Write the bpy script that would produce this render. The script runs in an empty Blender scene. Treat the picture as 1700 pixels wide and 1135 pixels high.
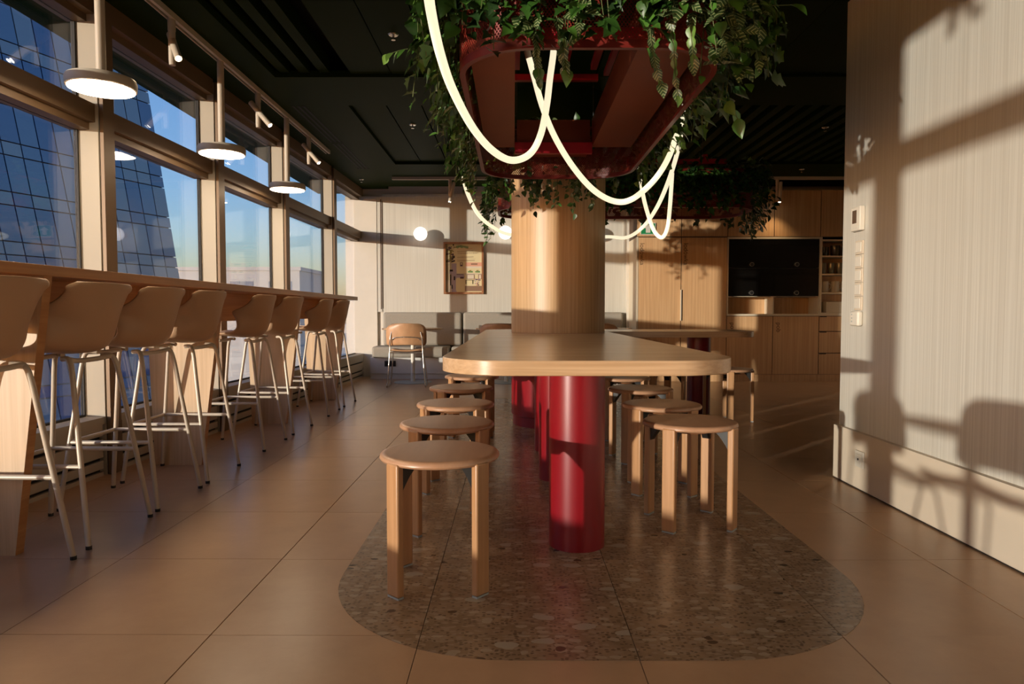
import bpy, math, random
from mathutils import Vector, Matrix, Euler, Quaternion
R = math.radians
random.seed(7)
scene = bpy.context.scene
C = scene.collection

# ---------------------------------------------------------------- camera
H = 0.918
FPX = 1700 * 24 / 36
cam_d = bpy.data.cameras.new('camera'); cam_d.lens = 24; cam_d.sensor_width = 36
cam_d.clip_start = 0.05; cam_d.clip_end = 1000
cam = bpy.data.objects.new('camera', cam_d); C.objects.link(cam)
cam.location = (0, 0, H)
cam.rotation_euler = (R(90 - 2.45), 0, R(0.15))
scene.camera = cam
CAMR = Euler(cam.rotation_euler).to_matrix()

def at(px, py, Y):
    """point seen at photo pixel (px, py) standing at depth Y"""
    d = CAMR @ Vector(((px - 850) / FPX, (567.5 - py) / FPX, -1))
    return Vector((0, 0, H)) + d * (Y / d.y)

# ---------------------------------------------------------------- world, sun, exposure
w = bpy.data.worlds.new('sky'); scene.world = w; w.use_nodes = True
nt = w.node_tree; nt.nodes.clear()
o_ = nt.nodes.new('ShaderNodeOutputWorld'); bg = nt.nodes.new('ShaderNodeBackground')
sk = nt.nodes.new('ShaderNodeTexSky'); sk.sky_type = 'NISHITA'; sk.sun_disc = False
sk.sun_elevation = R(3.3); sk.sun_rotation = R(-135); sk.air_density = 1.0; sk.dust_density = 0.9; sk.ozone_density = 3.0
tn = nt.nodes.new('ShaderNodeMix'); tn.data_type = 'RGBA'; tn.blend_type = 'MULTIPLY'; tn.inputs['Factor'].default_value = 1.0; tn.inputs['B'].default_value = (1.04, 0.94, 1.04, 1)
nt.links.new(sk.outputs[0], tn.inputs['A']); nt.links.new(tn.outputs['Result'], bg.inputs[0]); nt.links.new(bg.outputs[0], o_.inputs[0])
bg.inputs[1].default_value = 0.26

SUN_AZ, SUN_TAN = R(45.0), 0.058
sdir = Vector((math.cos(SUN_AZ), math.sin(SUN_AZ), -SUN_TAN)).normalized()
sl = bpy.data.lights.new('sun', 'SUN'); sl.energy = 1.86; sl.angle = R(0.7); sl.color = (1.0, 0.925, 0.765)
so = bpy.data.objects.new('sun', sl); C.objects.link(so)
so.location = (-8, -8, 6); so.rotation_euler = sdir.to_track_quat('-Z', 'Y').to_euler()

vs = scene.view_settings
vs.view_transform = 'Standard'; vs.look = 'None'; vs.gamma = 1.0; vs.exposure = 1.6
try: vs.use_curve_mapping = False
except Exception: pass

# ---------------------------------------------------------------- materials
MATS = {}
def newmat(name):
    m = bpy.data.materials.new(name); m.use_nodes = True
    MATS[name] = m
    nt = m.node_tree
    return m, nt, nt.nodes['Principled BSDF']
def c4(c): return (c[0], c[1], c[2], 1)
def setspec(b, v):
    k = 'Specular IOR Level' if 'Specular IOR Level' in b.inputs else 'Specular'
    b.inputs[k].default_value = v
def plain(name, c, rough=0.5, metal=0.0, spec=0.5, var=0.06, scale=6.0):
    m, nt, b = newmat(name)
    b.inputs['Roughness'].default_value = rough; b.inputs['Metallic'].default_value = metal; setspec(b, spec)
    t = nt.nodes.new('ShaderNodeTexCoord'); n = nt.nodes.new('ShaderNodeTexNoise'); n.inputs['Scale'].default_value = scale
    n.inputs['Detail'].default_value = 4
    mx = nt.nodes.new('ShaderNodeMix'); mx.data_type = 'RGBA'
    mx.inputs['A'].default_value = c4([x * (1 - var) for x in c]); mx.inputs['B'].default_value = c4([min(1, x * (1 + var)) for x in c])
    nt.links.new(t.outputs['Object'], n.inputs['Vector']); nt.links.new(n.outputs['Fac'], mx.inputs['Factor'])
    nt.links.new(mx.outputs['Result'], b.inputs['Base Color'])
    return m
def wood(name, c1, c2, scale=(70, 70, 1.2), rough=0.45, bump=0.08, contrast=(0.38, 0.62), big=None):
    m, nt, b = newmat(name)
    b.inputs['Roughness'].default_value = rough
    t = nt.nodes.new('ShaderNodeTexCoord'); mp = nt.nodes.new('ShaderNodeMapping'); mp.inputs['Scale'].default_value = scale
    n = nt.nodes.new('ShaderNodeTexNoise'); n.inputs['Scale'].default_value = 1.0; n.inputs['Detail'].default_value = 5; n.inputs['Roughness'].default_value = 0.6
    r = nt.nodes.new('ShaderNodeValToRGB'); r.color_ramp.elements[0].position = contrast[0]; r.color_ramp.elements[1].position = contrast[1]
    r.color_ramp.elements[0].color = c4(c1); r.color_ramp.elements[1].color = c4(c2)
    bp = nt.nodes.new('ShaderNodeBump'); bp.inputs['Strength'].default_value = bump; bp.inputs['Distance'].default_value = 0.004
    L = nt.links.new
    L(t.outputs['Object'], mp.inputs[0]); L(mp.outputs[0], n.inputs['Vector']); L(n.outputs['Fac'], r.inputs[0])
    L(r.outputs[0], b.inputs['Base Color']); L(n.outputs['Fac'], bp.inputs['Height']); L(bp.outputs[0], b.inputs['Normal'])
    return m
def emit(name, c, s):
    m, nt, b = newmat(name)
    b.inputs['Base Color'].default_value = c4(c); b.inputs['Emission Color'].default_value = c4(c); b.inputs['Emission Strength'].default_value = s
    b.inputs['Roughness'].default_value = 0.5
    return m

wood('panel_wood', (0.48, 0.44, 0.37), (0.585, 0.55, 0.475), (210, 210, 0.7), 0.5, 0.06)
wood('oak_cabinet', (0.51, 0.29, 0.135), (0.60, 0.365, 0.185), (45, 45, 1.0), 0.42)
wood('oak_column', (0.46, 0.265, 0.115), (0.57, 0.355, 0.18), (60, 60, 1.0), 0.42, 0.05)
wood('oak_table', (0.51, 0.315, 0.165), (0.61, 0.395, 0.225), (2.0, 40, 90), 0.26, 0.03)
wood('oak_bar', (0.47, 0.215, 0.075), (0.56, 0.28, 0.11), (45, 1.5, 45), 0.40, 0.04)
wood('oak_support', (0.56, 0.38, 0.22), (0.66, 0.47, 0.29), (50, 50, 1.2), 0.42, 0.04)
wood('stool_wood', (0.42, 0.215, 0.095), (0.50, 0.265, 0.125), (50, 50, 2.0), 0.35, 0.03)
wood('stool_seat', (0.42, 0.225, 0.125), (0.48, 0.265, 0.15), (25, 3, 25), 0.33, 0.02)
wood('chair_wood', (0.48, 0.26, 0.13), (0.56, 0.32, 0.17), (8, 30, 2.0), 0.40, 0.02)
wood('frame_wood', (0.26, 0.11, 0.045), (0.34, 0.15, 0.065), (20, 20, 3), 0.4, 0.02)
plain('groove_brown', (0.10, 0.055, 0.03), 0.7)
plain('red_paint', (0.23, 0.003, 0.008), 0.33, 0, 0.6, 0.03)
plain('planter_red', (0.19, 0.016, 0.010), 0.42, 0, 0.5, 0.08)
plain('planter_rust', (0.24, 0.045, 0.014), 0.55, 0, 0.4, 0.12)
plain('bar_red', (0.42, 0.008, 0.02), 0.4)
plain('champagne_metal', (0.45, 0.39, 0.30), 0.6, 0.0, 0.2, 0.04)
plain('shaded_frame', (0.17, 0.105, 0.055), 0.45, 0.2, 0.4, 0.05)  # frame metal darkened as on its unlit side, shade put into the colour
plain('gasket', (0.02, 0.016, 0.012), 0.7)
plain('dark_gap', (0.012, 0.010, 0.008), 0.8)
plain('stool_metal', (0.60, 0.50, 0.385), 0.38, 0.1, 0.5, 0.03)
plain('shell_plastic', (0.56, 0.345, 0.20), 0.5, 0, 0.4, 0.03)
plain('lamp_metal', (0.55, 0.46, 0.35), 0.5, 0, 0.4, 0.03)
plain('chrome', (0.62, 0.58, 0.52), 0.22, 0.9)
plain('ceiling_green', (0.013, 0.0235, 0.0036), 0.5, 0, 0.02, 0.10, 2.0)
MATS['ceiling_green'].node_tree.nodes['Principled BSDF'].inputs['Specular Tint'].default_value = (0.85, 1.0, 0.45, 1)
plain('ceiling_dark', (0.004, 0.005, 0.002), 0.8, 0, 0.2)
plain('fabric_grey', (0.31, 0.275, 0.225), 0.95, 0, 0.1, 0.10, 60)
plain('white_base', (0.60, 0.57, 0.53), 0.55)
plain('wall_paint', (0.62, 0.56, 0.47), 0.7)
plain('plinth_paint', (0.60, 0.50, 0.38), 0.6, 0, 0.4, 0.03)
plain('black_plastic', (0.015, 0.014, 0.013), 0.4)
plain('black_glass', (0.004, 0.0035, 0.003), 0.06, 0, 0.7)
plain('white_plastic', (0.66, 0.60, 0.50), 0.4)
plain('brass', (0.55, 0.42, 0.24), 0.35, 0.8)
plain('glide_grey', (0.35, 0.37, 0.36), 0.6)
plain('shelf_cream', (0.62, 0.52, 0.38), 0.5)
plain('mug_cream', (0.55, 0.46, 0.34), 0.4)
plain('bottle_dark', (0.05, 0.04, 0.02), 0.15)
plain('sign_green', (0.01, 0.22, 0.07), 0.5)
plain('letter_ink', (0.10, 0.055, 0.025), 0.7)
plain('stem_green', (0.10, 0.12, 0.03), 0.7)
plain('soil', (0.05, 0.035, 0.02), 0.95)
plain('concrete_far', (0.42, 0.40, 0.38), 0.9)
plain('ground_far', (0.30, 0.30, 0.31), 0.95, 0, 0.2, 0.25, 0.05)
plain('tower_frame', (0.22, 0.24, 0.28), 0.5)
plain('glass_jar', (0.20, 0.18, 0.12), 0.1)
for i, c in enumerate(((0.030, 0.085, 0.012), (0.055, 0.14, 0.018), (0.11, 0.20, 0.03), (0.022, 0.055, 0.014))):
    m, nt, b = newmat('leaf_%d' % i)
    b.inputs['Roughness'].default_value = 0.4
    oi = nt.nodes.new('ShaderNodeObjectInfo'); hs = nt.nodes.new('ShaderNodeHueSaturation'); ma = nt.nodes.new('ShaderNodeMapRange')
    ma.inputs['To Min'].default_value = 0.65; ma.inputs['To Max'].default_value = 1.35
    hs.inputs['Color'].default_value = c4(c)
    nt.links.new(oi.outputs['Random'], ma.inputs['Value']); nt.links.new(ma.outputs[0], hs.inputs['Value']); nt.links.new(hs.outputs[0], b.inputs['Base Color'])
    b.inputs['Transmission Weight'].default_value = 0.0
    b.inputs['Subsurface Weight'].default_value = 0.0
m, nt, b = newmat('leaf_4')     # variegated
b.inputs['Roughness'].default_value = 0.4
t = nt.nodes.new('ShaderNodeTexCoord'); sp = nt.nodes.new('ShaderNodeSeparateXYZ'); ab = nt.nodes.new('ShaderNodeMath'); ab.operation = 'ABSOLUTE'
mu = nt.nodes.new('ShaderNodeMath'); mu.operation = 'MULTIPLY_ADD'; mu.inputs[1].default_value = 1.1
sn = nt.nodes.new('ShaderNodeMath'); sn.operation = 'MULTIPLY'; sn.inputs[1].default_value = 26
si = nt.nodes.new('ShaderNodeMath'); si.operation = 'SINE'
rr = nt.nodes.new('ShaderNodeValToRGB'); rr.color_ramp.elements[0].position = 0.45; rr.color_ramp.elements[1].position = 0.75
rr.color_ramp.elements[0].color = (0.04, 0.075, 0.02, 1); rr.color_ramp.elements[1].color = (0.30, 0.34, 0.15, 1)
L = nt.links.new
L(t.outputs['Object'], sp.inputs[0]); L(sp.outputs['X'], ab.inputs[0]); L(ab.outputs[0], mu.inputs[0])
sg = nt.nodes.new('ShaderNodeMath'); sg.operation = 'MULTIPLY'; sg.inputs[1].default_value = -1.0
L(sp.outputs['Y'], sg.inputs[0]); L(sg.outputs[0], mu.inputs[2]); L(mu.outputs[0], sn.inputs[0]); L(sn.outputs[0], si.inputs[0])
L(si.outputs[0], rr.inputs[0]); L(rr.outputs[0], b.inputs['Base Color'])

emit('lamp_glow', (1.0, 0.80, 0.56), 9.0)
emit('globe_glow', (1.0, 0.92, 0.84), 0.62)
emit('rope_glow', (1.0, 0.90, 0.63), 0.31)
emit('spot_glow', (1.0, 0.90, 0.70), 12)

# glass: thin clear pane, Schlick reflection
m, nt, b = newmat('window_glass')
nt.nodes.remove(b); out = nt.nodes['Material Output']
tr = nt.nodes.new('ShaderNodeBsdfTransparent'); tr.inputs[0].default_value = (0.85, 0.86, 0.885, 1)
gl = nt.nodes.new('ShaderNodeBsdfGlossy'); gl.inputs['Roughness'].default_value = 0.01; gl.inputs[0].default_value = (0.9, 0.92, 1, 1)
ge = nt.nodes.new('ShaderNodeNewGeometry'); dt = nt.nodes.new('ShaderNodeVectorMath'); dt.operation = 'DOT_PRODUCT'
ab = nt.nodes.new('ShaderNodeMath'); ab.operation = 'ABSOLUTE'; iv = nt.nodes.new('ShaderNodeMath'); iv.operation = 'SUBTRACT'; iv.inputs[0].default_value = 1
pw = nt.nodes.new('ShaderNodeMath'); pw.operation = 'POWER'; pw.inputs[1].default_value = 5
fm = nt.nodes.new('ShaderNodeMath'); fm.operation = 'MULTIPLY_ADD'; fm.inputs[1].default_value = 0.94; fm.inputs[2].default_value = 0.06
mx = nt.nodes.new('ShaderNodeMixShader')
L = nt.links.new
L(ge.outputs['Normal'], dt.inputs[0]); L(ge.outputs['Incoming'], dt.inputs[1]); L(dt.outputs['Value'], ab.inputs[0]); L(ab.outputs[0], iv.inputs[1])
L(iv.outputs[0], pw.inputs[0]); L(pw.outputs[0], fm.inputs[0]); L(fm.outputs[0], mx.inputs[0]); L(tr.outputs[0], mx.inputs[1]); L(gl.outputs[0], mx.inputs[2])
L(mx.outputs[0], out.inputs['Surface'])

# perforated sheet
m, nt, b = newmat('perforated_red')
b.inputs['Base Color'].default_value = (0.24, 0.024, 0.012, 1); b.inputs['Roughness'].default_value = 0.45
out = nt.nodes['Material Output']; tr = nt.nodes.new('ShaderNodeBsdfTransparent'); mx = nt.nodes.new('ShaderNodeMixShader')
uv = nt.nodes.new('ShaderNodeTexCoord'); mp = nt.nodes.new('ShaderNodeMapping'); mp.inputs['Scale'].default_value = (110, 80, 1); mp.inputs['Rotation'].default_value = (0, 0, R(45))
vo = nt.nodes.new('ShaderNodeTexVoronoi'); vo.voronoi_dimensions = '2D'; vo.inputs['Randomness'].default_value = 0.0; vo.inputs['Scale'].default_value = 1.0
lt = nt.nodes.new('ShaderNodeMath'); lt.operation = 'LESS_THAN'; lt.inputs[1].default_value = 0.34
L = nt.links.new
L(uv.outputs['UV'], mp.inputs[0]); L(mp.outputs[0], vo.inputs['Vector']); L(vo.outputs['Distance'], lt.inputs[0]); L(lt.outputs[0], mx.inputs[0])
L(b.outputs[0], mx.inputs[1]); L(tr.outputs[0], mx.inputs[2]); L(mx.outputs[0], out.inputs['Surface'])

# floor tiles
def tilemat(name, c1, c2, terr=False):
    m, nt, b = newmat(name); L = nt.links.new
    ge = nt.nodes.new('ShaderNodeNewGeometry'); oi = nt.nodes.new('ShaderNodeObjectInfo')
    n1 = nt.nodes.new('ShaderNodeTexNoise'); n1.inputs['Scale'].default_value = 5 if not terr else 9; n1.inputs['Detail'].default_value = 8; n1.inputs['Roughness'].default_value = 0.65
    ad = nt.nodes.new('ShaderNodeVectorMath'); ad.operation = 'ADD'
    mu = nt.nodes.new('ShaderNodeVectorMath'); mu.operation = 'SCALE'; mu.inputs['Scale'].default_value = 3.0
    L(oi.outputs['Location'], mu.inputs[0]); L(ge.outputs['Position'], ad.inputs[0]); L(mu.outputs[0], ad.inputs[1])
    L(ad.outputs[0], n1.inputs['Vector'])
    r = nt.nodes.new('ShaderNodeValToRGB'); r.color_ramp.elements[0].position = 0.3; r.color_ramp.elements[1].position = 0.7
    r.color_ramp.elements[0].color = c4(c1); r.color_ramp.elements[1].color = c4(c2)
    L(n1.outputs['Fac'], r.inputs[0]); col = r.outputs[0]
    if terr:
        # stretched stone fragments, large pale and dark chips plus fine grit
        def chips(scale, thr, c, prev, keep=0.6, dist=0.4):
            mp = nt.nodes.new('ShaderNodeMapping'); mp.inputs['Scale'].default_value = scale
            nn = nt.nodes.new('ShaderNodeTexNoise'); nn.inputs['Scale'].default_value = 14; nn.inputs['Detail'].default_value = 3
            av = nt.nodes.new('ShaderNodeVectorMath'); av.operation = 'MULTIPLY_ADD'; av.inputs[1].default_value = (0.03, 0.03, 0.03)
            L(ad.outputs[0], nn.inputs['Vector']); L(nn.outputs['Color'], av.inputs[0]); L(ad.outputs[0], av.inputs[2]); L(av.outputs[0], mp.inputs[0])
            v = nt.nodes.new('ShaderNodeTexVoronoi'); v.voronoi_dimensions = '2D'; v.inputs['Scale'].default_value = 1; L(mp.outputs[0], v.inputs['Vector'])
            s = nt.nodes.new('ShaderNodeSeparateColor'); L(v.outputs['Color'], s.inputs[0])
            a = nt.nodes.new('ShaderNodeMath'); a.operation = 'GREATER_THAN'; a.inputs[1].default_value = keep; L(s.outputs[0], a.inputs[0])
            d = nt.nodes.new('ShaderNodeMath'); d.operation = 'LESS_THAN'; d.inputs[1].default_value = thr; L(v.outputs['Distance'], d.inputs[0])
            p = nt.nodes.new('ShaderNodeMath'); p.operation = 'MULTIPLY'; L(a.outputs[0], p.inputs[0]); L(d.outputs[0], p.inputs[1])
            q = nt.nodes.new('ShaderNodeMix'); q.data_type = 'RGBA'; q.inputs['B'].default_value = c4(c)
            L(prev, q.inputs['A']); L(p.outputs[0], q.inputs['Factor']); return q.outputs['Result']
        col = chips((40, 75, 60), 0.45, (0.30, 0.20, 0.125), col, 0.5)
        col = chips((70, 110, 60), 0.38, (0.14, 0.085, 0.045), col, 0.68)
        col = chips((20, 34, 20), 0.34, (0.36, 0.26, 0.17), col, 0.70)
        col = chips((9, 15, 20), 0.30, (0.36, 0.285, 0.205), col, 0.86)
        col = chips((14, 20, 20), 0.20, (0.09, 0.05, 0.025), col, 0.94)
    L(col, b.inputs['Base Color'])
    b.inputs['Roughness'].default_value = 0.30 if not terr else 0.25
    n2 = nt.nodes.new('ShaderNodeTexNoise'); n2.inputs['Scale'].default_value = 90; n2.inputs['Detail'].default_value = 3
    bp = nt.nodes.new('ShaderNodeBump'); bp.inputs['Strength'].default_value = 0.05; bp.inputs['Distance'].default_value = 0.003
    L(ge.outputs['Position'], n2.inputs['Vector']); L(n2.outputs['Fac'], bp.inputs['Height']); L(bp.outputs[0], b.inputs['Normal'])
    return m
tilemat('tile_beige', (0.43, 0.255, 0.140), (0.50, 0.305, 0.170))
tilemat('tile_terrazzo', (0.20, 0.125, 0.068), (0.34, 0.215, 0.125), True)
plain('grout', (0.15, 0.10, 0.065), 0.9)

# far tower glass
for i, (c, ro) in enumerate((((0.035, 0.085, 0.20), 0.08), ((0.07, 0.13, 0.23), 0.1), ((0.16, 0.20, 0.25), 0.2), ((0.30, 0.31, 0.32), 0.5))):
    plain('tower_glass_%d' % i, c, ro, 0.0, 0.8, 0.1, 0.3)

# ---------------------------------------------------------------- mesh helpers
class MB:
    def __init__(s): s.v = []; s.f = []; s.uv = {}; s.m = []
    def add(s, vs, fs, mi=0):
        o = len(s.v); s.v += [tuple(v) for v in vs]
        for f in fs: s.f.append(tuple(i + o for i in f)); s.m.append(mi)
        return s
    def box(s, x0, x1, y0, y1, z0, z1, mi=0):
        return s.add([(x0, y0, z0), (x1, y0, z0), (x1, y1, z0), (x0, y1, z0), (x0, y0, z1), (x1, y0, z1), (x1, y1, z1), (x0, y1, z1)],
                     [(0, 3, 2, 1), (4, 5, 6, 7), (0, 1, 5, 4), (1, 2, 6, 5), (2, 3, 7, 6), (3, 0, 4, 7)], mi)
    def hexa(s, p, mi=0):
        return s.add(p, [(0, 3, 2, 1), (4, 5, 6, 7), (0, 1, 5, 4), (1, 2, 6, 5), (2, 3, 7, 6), (3, 0, 4, 7)], mi)
    def prism(s, poly, z0, z1, mi=0):
        n = len(poly)
        return s.add([(x, y, z0) for x, y in poly] + [(x, y, z1) for x, y in poly],
                     [tuple(range(n - 1, -1, -1)), tuple(range(n, 2 * n))] + [(i, (i + 1) % n, n + (i + 1) % n, n + i) for i in range(n)], mi)
    def lathe(s, prof, cx=0, cy=0, n=32, mi=0, cap=True):
        vs = []; fs = []
        for r, z in prof:
            for k in range(n):
                a = 2 * math.pi * k / n; vs.append((cx + r * math.cos(a), cy + r * math.sin(a), z))
        for j in range(len(prof) - 1):
            for k in range(n):
                k2 = (k + 1) % n; fs.append((j * n + k, j * n + k2, (j + 1) * n + k2, (j + 1) * n + k))
        if cap:
            fs.append(tuple(range(n - 1, -1, -1))); fs.append(tuple((len(prof) - 1) * n + k for k in range(n)))
        return s.add(vs, fs, mi)
    def tube(s, pts, r, n=8, mi=0, closed=False):
        pts = [Vector(p) for p in pts]; N = len(pts); vs = []; fs = []
        rr = r if isinstance(r, (list, tuple)) else [r] * N
        up = None
        for i, p in enumerate(pts):
            if closed: t = (pts[(i + 1) % N] - pts[i - 1])
            else: t = (pts[min(i + 1, N - 1)] - pts[max(i - 1, 0)])
            t.normalize()
            if up is None:
                up = Vector((0, 0, 1)) if abs(t.z) < 0.9 else Vector((1, 0, 0))
            a = t.cross(up)
            if a.length < 1e-5: a = t.orthogonal()
            a.normalize(); b = a.cross(t).normalized(); up = b
            for k in range(n):
                q = 2 * math.pi * k / n; vs.append(p + (a * math.cos(q) + b * math.sin(q)) * rr[i])
        M = N if closed else N - 1
        for i in range(M):
            j = (i + 1) % N
            for k in range(n):
                k2 = (k + 1) % n; fs.append((i * n + k, i * n + k2, j * n + k2, j * n + k))
        if not closed:
            fs.append(tuple(range(n - 1, -1, -1))); fs.append(tuple((N - 1) * n + k for k in range(n)))
        return s.add(vs, fs, mi)
    def sphere(s, c, r, n=20, mi=0):
        prof = [(max(1e-4, r * math.sin(math.pi * i / (n // 2))), c[2] - r * math.cos(math.pi * i / (n // 2))) for i in range(n // 2 + 1)]
        return s.lathe(prof, c[0], c[1], n, mi, True)
    def mesh(s, name, mats, smooth=None, off=None):
        me = bpy.data.meshes.new(name)
        v = s.v if off is None else [(a - off[0], b - off[1], c - off[2]) for a, b, c in s.v]
        me.from_pydata(v, [], s.f)
        if not isinstance(mats, (list, tuple)): mats = [mats]
        for m in mats: me.materials.append(MATS[m] if isinstance(m, str) else m)
        if len(mats) > 1:
            for i, p in enumerate(me.polygons): p.material_index = s.m[i]
        if smooth is not None:
            me.shade_smooth()
            try: me.set_sharp_from_angle(angle=R(smooth))
            except Exception: pass
        me.update()
        return me
    def build(s, name, mats, parent=None, smooth=None, bevel=0, seg=2):
        off = WLOC.get(parent) if parent is not None else None
        me = s.mesh(name, mats, smooth, off)
        o = bpy.data.objects.new(name, me); C.objects.link(o)
        if parent is not None: o.parent = parent; WLOC[o] = off
        else: WLOC[o] = (0, 0, 0)
        if bevel:
            b = o.modifiers.new('bevel', 'BEVEL'); b.width = bevel; b.segments = seg; b.limit_method = 'ANGLE'; b.angle_limit = R(40)
            if smooth is None:
                me.shade_smooth()
                try: me.set_sharp_from_angle(angle=R(50))
                except Exception: pass
        return o
ORD = ('first', 'second', 'third', 'fourth', 'fifth', 'sixth', 'seventh', 'eighth')
WLOC = {}       # world location of every parent's origin (no rotation while building)

def empty(name, loc=(0, 0, 0), parent=None):
    o = bpy.data.objects.new(name, None); C.objects.link(o); o.empty_display_size = 0.1
    o.location = loc; WLOC[o] = tuple(loc)
    if parent is not None:
        o.parent = parent; pl = WLOC[parent]; o.location = (loc[0] - pl[0], loc[1] - pl[1], loc[2] - pl[2])
    return o
def tag(o, label=None, cat=None, group=None, kind=None):
    if label: o['label'] = label
    if cat: o['category'] = cat
    if group: o['group'] = group
    if kind: o['kind'] = kind
    return o
def thing(name, label, cat, loc=(0, 0, 0), group=None):
    return tag(empty(name, loc), label, cat, group)
def struct(name, loc=(0, 0, 0), label=None):
    return tag(empty(name, loc), label, None, None, 'structure')
def copy_tree(o, parent=None):
    c = o.copy(); C.objects.link(c); c.parent = parent
    for ch in o.children: copy_tree(ch, c)
    return c
def place(proto, used, loc, rz, label=None, group=None):
    o = proto if not used else copy_tree(proto)
    o.location = loc; o.rotation_euler = (0, 0, rz)
    if label: o['label'] = label
    if group: o['group'] = group
    return o
def rrect(x0, x1, y0, y1, r, n=8):
    pts = []
    for cx, cy, a0 in ((x1 - r, y0 + r, -90), (x1 - r, y1 - r, 0), (x0 + r, y1 - r, 90), (x0 + r, y0 + r, 180)):
        for k in range(n + 1):
            a = R(a0 + 90 * k / n); pts.append((cx + r * math.cos(a), cy + r * math.sin(a)))
    return pts
def clip(poly, conv):
    out = poly
    for i in range(len(conv)):
        a, b = conv[i], conv[(i + 1) % len(conv)]
        if abs(a[0] - b[0]) + abs(a[1] - b[1]) < 1e-9: continue
        inp, out = out, []
        side = lambda p: (b[0] - a[0]) * (p[1] - a[1]) - (b[1] - a[1]) * (p[0] - a[0])
        for j in range(len(inp)):
            p, q = inp[j - 1], inp[j]; sp_, sq = side(p), side(q)
            if (sp_ >= 0) != (sq >= 0):
                t = sp_ / (sp_ - sq); out.append((p[0] + t * (q[0] - p[0]), p[1] + t * (q[1] - p[1])))
            if sq >= 0: out.append(q)
        if not out: return []
    return out
def catmull(pts, n=8):
    P = [Vector(p) for p in pts]; out = []
    for i in range(len(P) - 1):
        p0 = P[max(i - 1, 0)]; p1 = P[i]; p2 = P[i + 1]; p3 = P[min(i + 2, len(P) - 1)]
        for k in range(n):
            t = k / n
            out.append(0.5 * ((2 * p1) + (p2 - p0) * t + (2 * p0 - 5 * p1 + 4 * p2 - p3) * t * t + (3 * p1 - p0 - 3 * p2 + p3) * t ** 3))
    out.append(P[-1]); return out

# ================================================================ SETTING
CEIL = 2.68
BACKY = 9.80      # back wall face
KY = 9.10         # kitchen fronts
X_R = 1.813       # right partition face

# ---- floor
floor = struct('floor')
MB().box(-2.9, 5.3, -5.2, 10.1, -0.12, -0.012).build('screed', 'grout', floor)
T = 0.6; GX0 = -0.266; GY0 = 1.910; GAP = 0.0011
stad = rrect(-0.60, 1.16, 1.77, 7.30, 0.60, 14)
full = MB().box(-T / 2 + GAP, T / 2 - GAP, -T / 2 + GAP, T / 2 - GAP, -0.012, 0).mesh('tile', 'tile_beige')
full_t = MB().box(-T / 2 + GAP, T / 2 - GAP, -T / 2 + GAP, T / 2 - GAP, -0.012, 0).mesh('terrazzo_tile', 'tile_terrazzo')
rest = MB()
for i in range(-5, 10):
    for j in range(-12, 14):
        x0 = GX0 + i * T; y0 = GY0 + j * T; x1 = x0 + T; y1 = y0 + T
        if x0 > 5.3 or x1 < -2.75 or y0 > 10.0: continue
        if y1 < 1.2:
            rest.box(x0 + GAP, x1 - GAP, y0 + GAP, y1 - GAP, -0.012, 0); continue
        sq = [(x0 + GAP, y0 + GAP), (x1 - GAP, y0 + GAP), (x1 - GAP, y1 - GAP), (x0 + GAP, y1 - GAP)]
        cl = clip(sq, stad)
        area = 0
        for k in range(len(cl)): area += cl[k - 1][0] * cl[k][1] - cl[k][0] * cl[k - 1][1]
        inside = abs(area) / 2 > 0.998 * (T - 2 * GAP) ** 2
        me = full_t if inside else full
        o = bpy.data.objects.new('terrazzo_tile' if inside else 'floor_tile', me); C.objects.link(o); o.parent = floor
        o.location = ((x0 + x1) / 2, (y0 + y1) / 2, 0)
        if cl and not inside and abs(area) > 1e-4:
            o.location.z = -0.0015
            p = MB().prism(cl, -0.0014, 0).build('terrazzo_tile', 'tile_terrazzo', floor)
tag(rest.build('floor_tiling', 'tile_beige', floor), kind='stuff')

# ---- ceiling
ceil = struct('ceiling')
MB().box(-2.9, 5.3, -5.2, 10.3, 2.86, 2.95).build('slab', 'ceiling_dark', ceil)
def cpanel(x0, x1, y0, y1, z0=CEIL, z1=None, name='ceiling_panel', m='ceiling_green'):
    return MB().box(x0, x1, y0, y1, z0, z1 or z0 + 0.05).build(name, m, ceil)
cpanel(-2.9, -1.79, -5.2, 10.2)
cpanel(-1.79, 5.3, 5.19, 5.89)
cpanel(-1.79, 5.3, 8.20, 9.62)
cpanel(-1.79, -1.41, 5.89, 8.20)
x = -1.22
while x < 1.75:
    cpanel(x + 0.004, x + 0.302, -5.2, 5.185, CEIL + 0.02, name='ceiling_plank'); x += 0.306
cpanel(1.84, 5.3, -5.2, 5.185, CEIL + 0.02, name='ceiling_plank')
x = -1.41
while x < 1.0:
    cpanel(x + 0.006, x + 0.30, 5.895, 8.195, CEIL + 0.03, name='ceiling_plank'); x += 0.306
for x0, x1, y0, y1 in ((-1.78, -1.235, -5.2, 5.18), (1.06, 5.28, 5.90, 8.19)):   # open baffle bays
    x = x0 + 0.03
    while x < x1 - 0.08:
        cpanel(x, x + 0.075, y0, y1, CEIL + 0.03, CEIL + 0.14, name='ceiling_baffle'); x += 0.15
tag(MB().box(-2.4, 5.3, 9.62, 10.2, 2.76, 2.80).build('cove', 'ceiling_dark', ceil))

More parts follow.
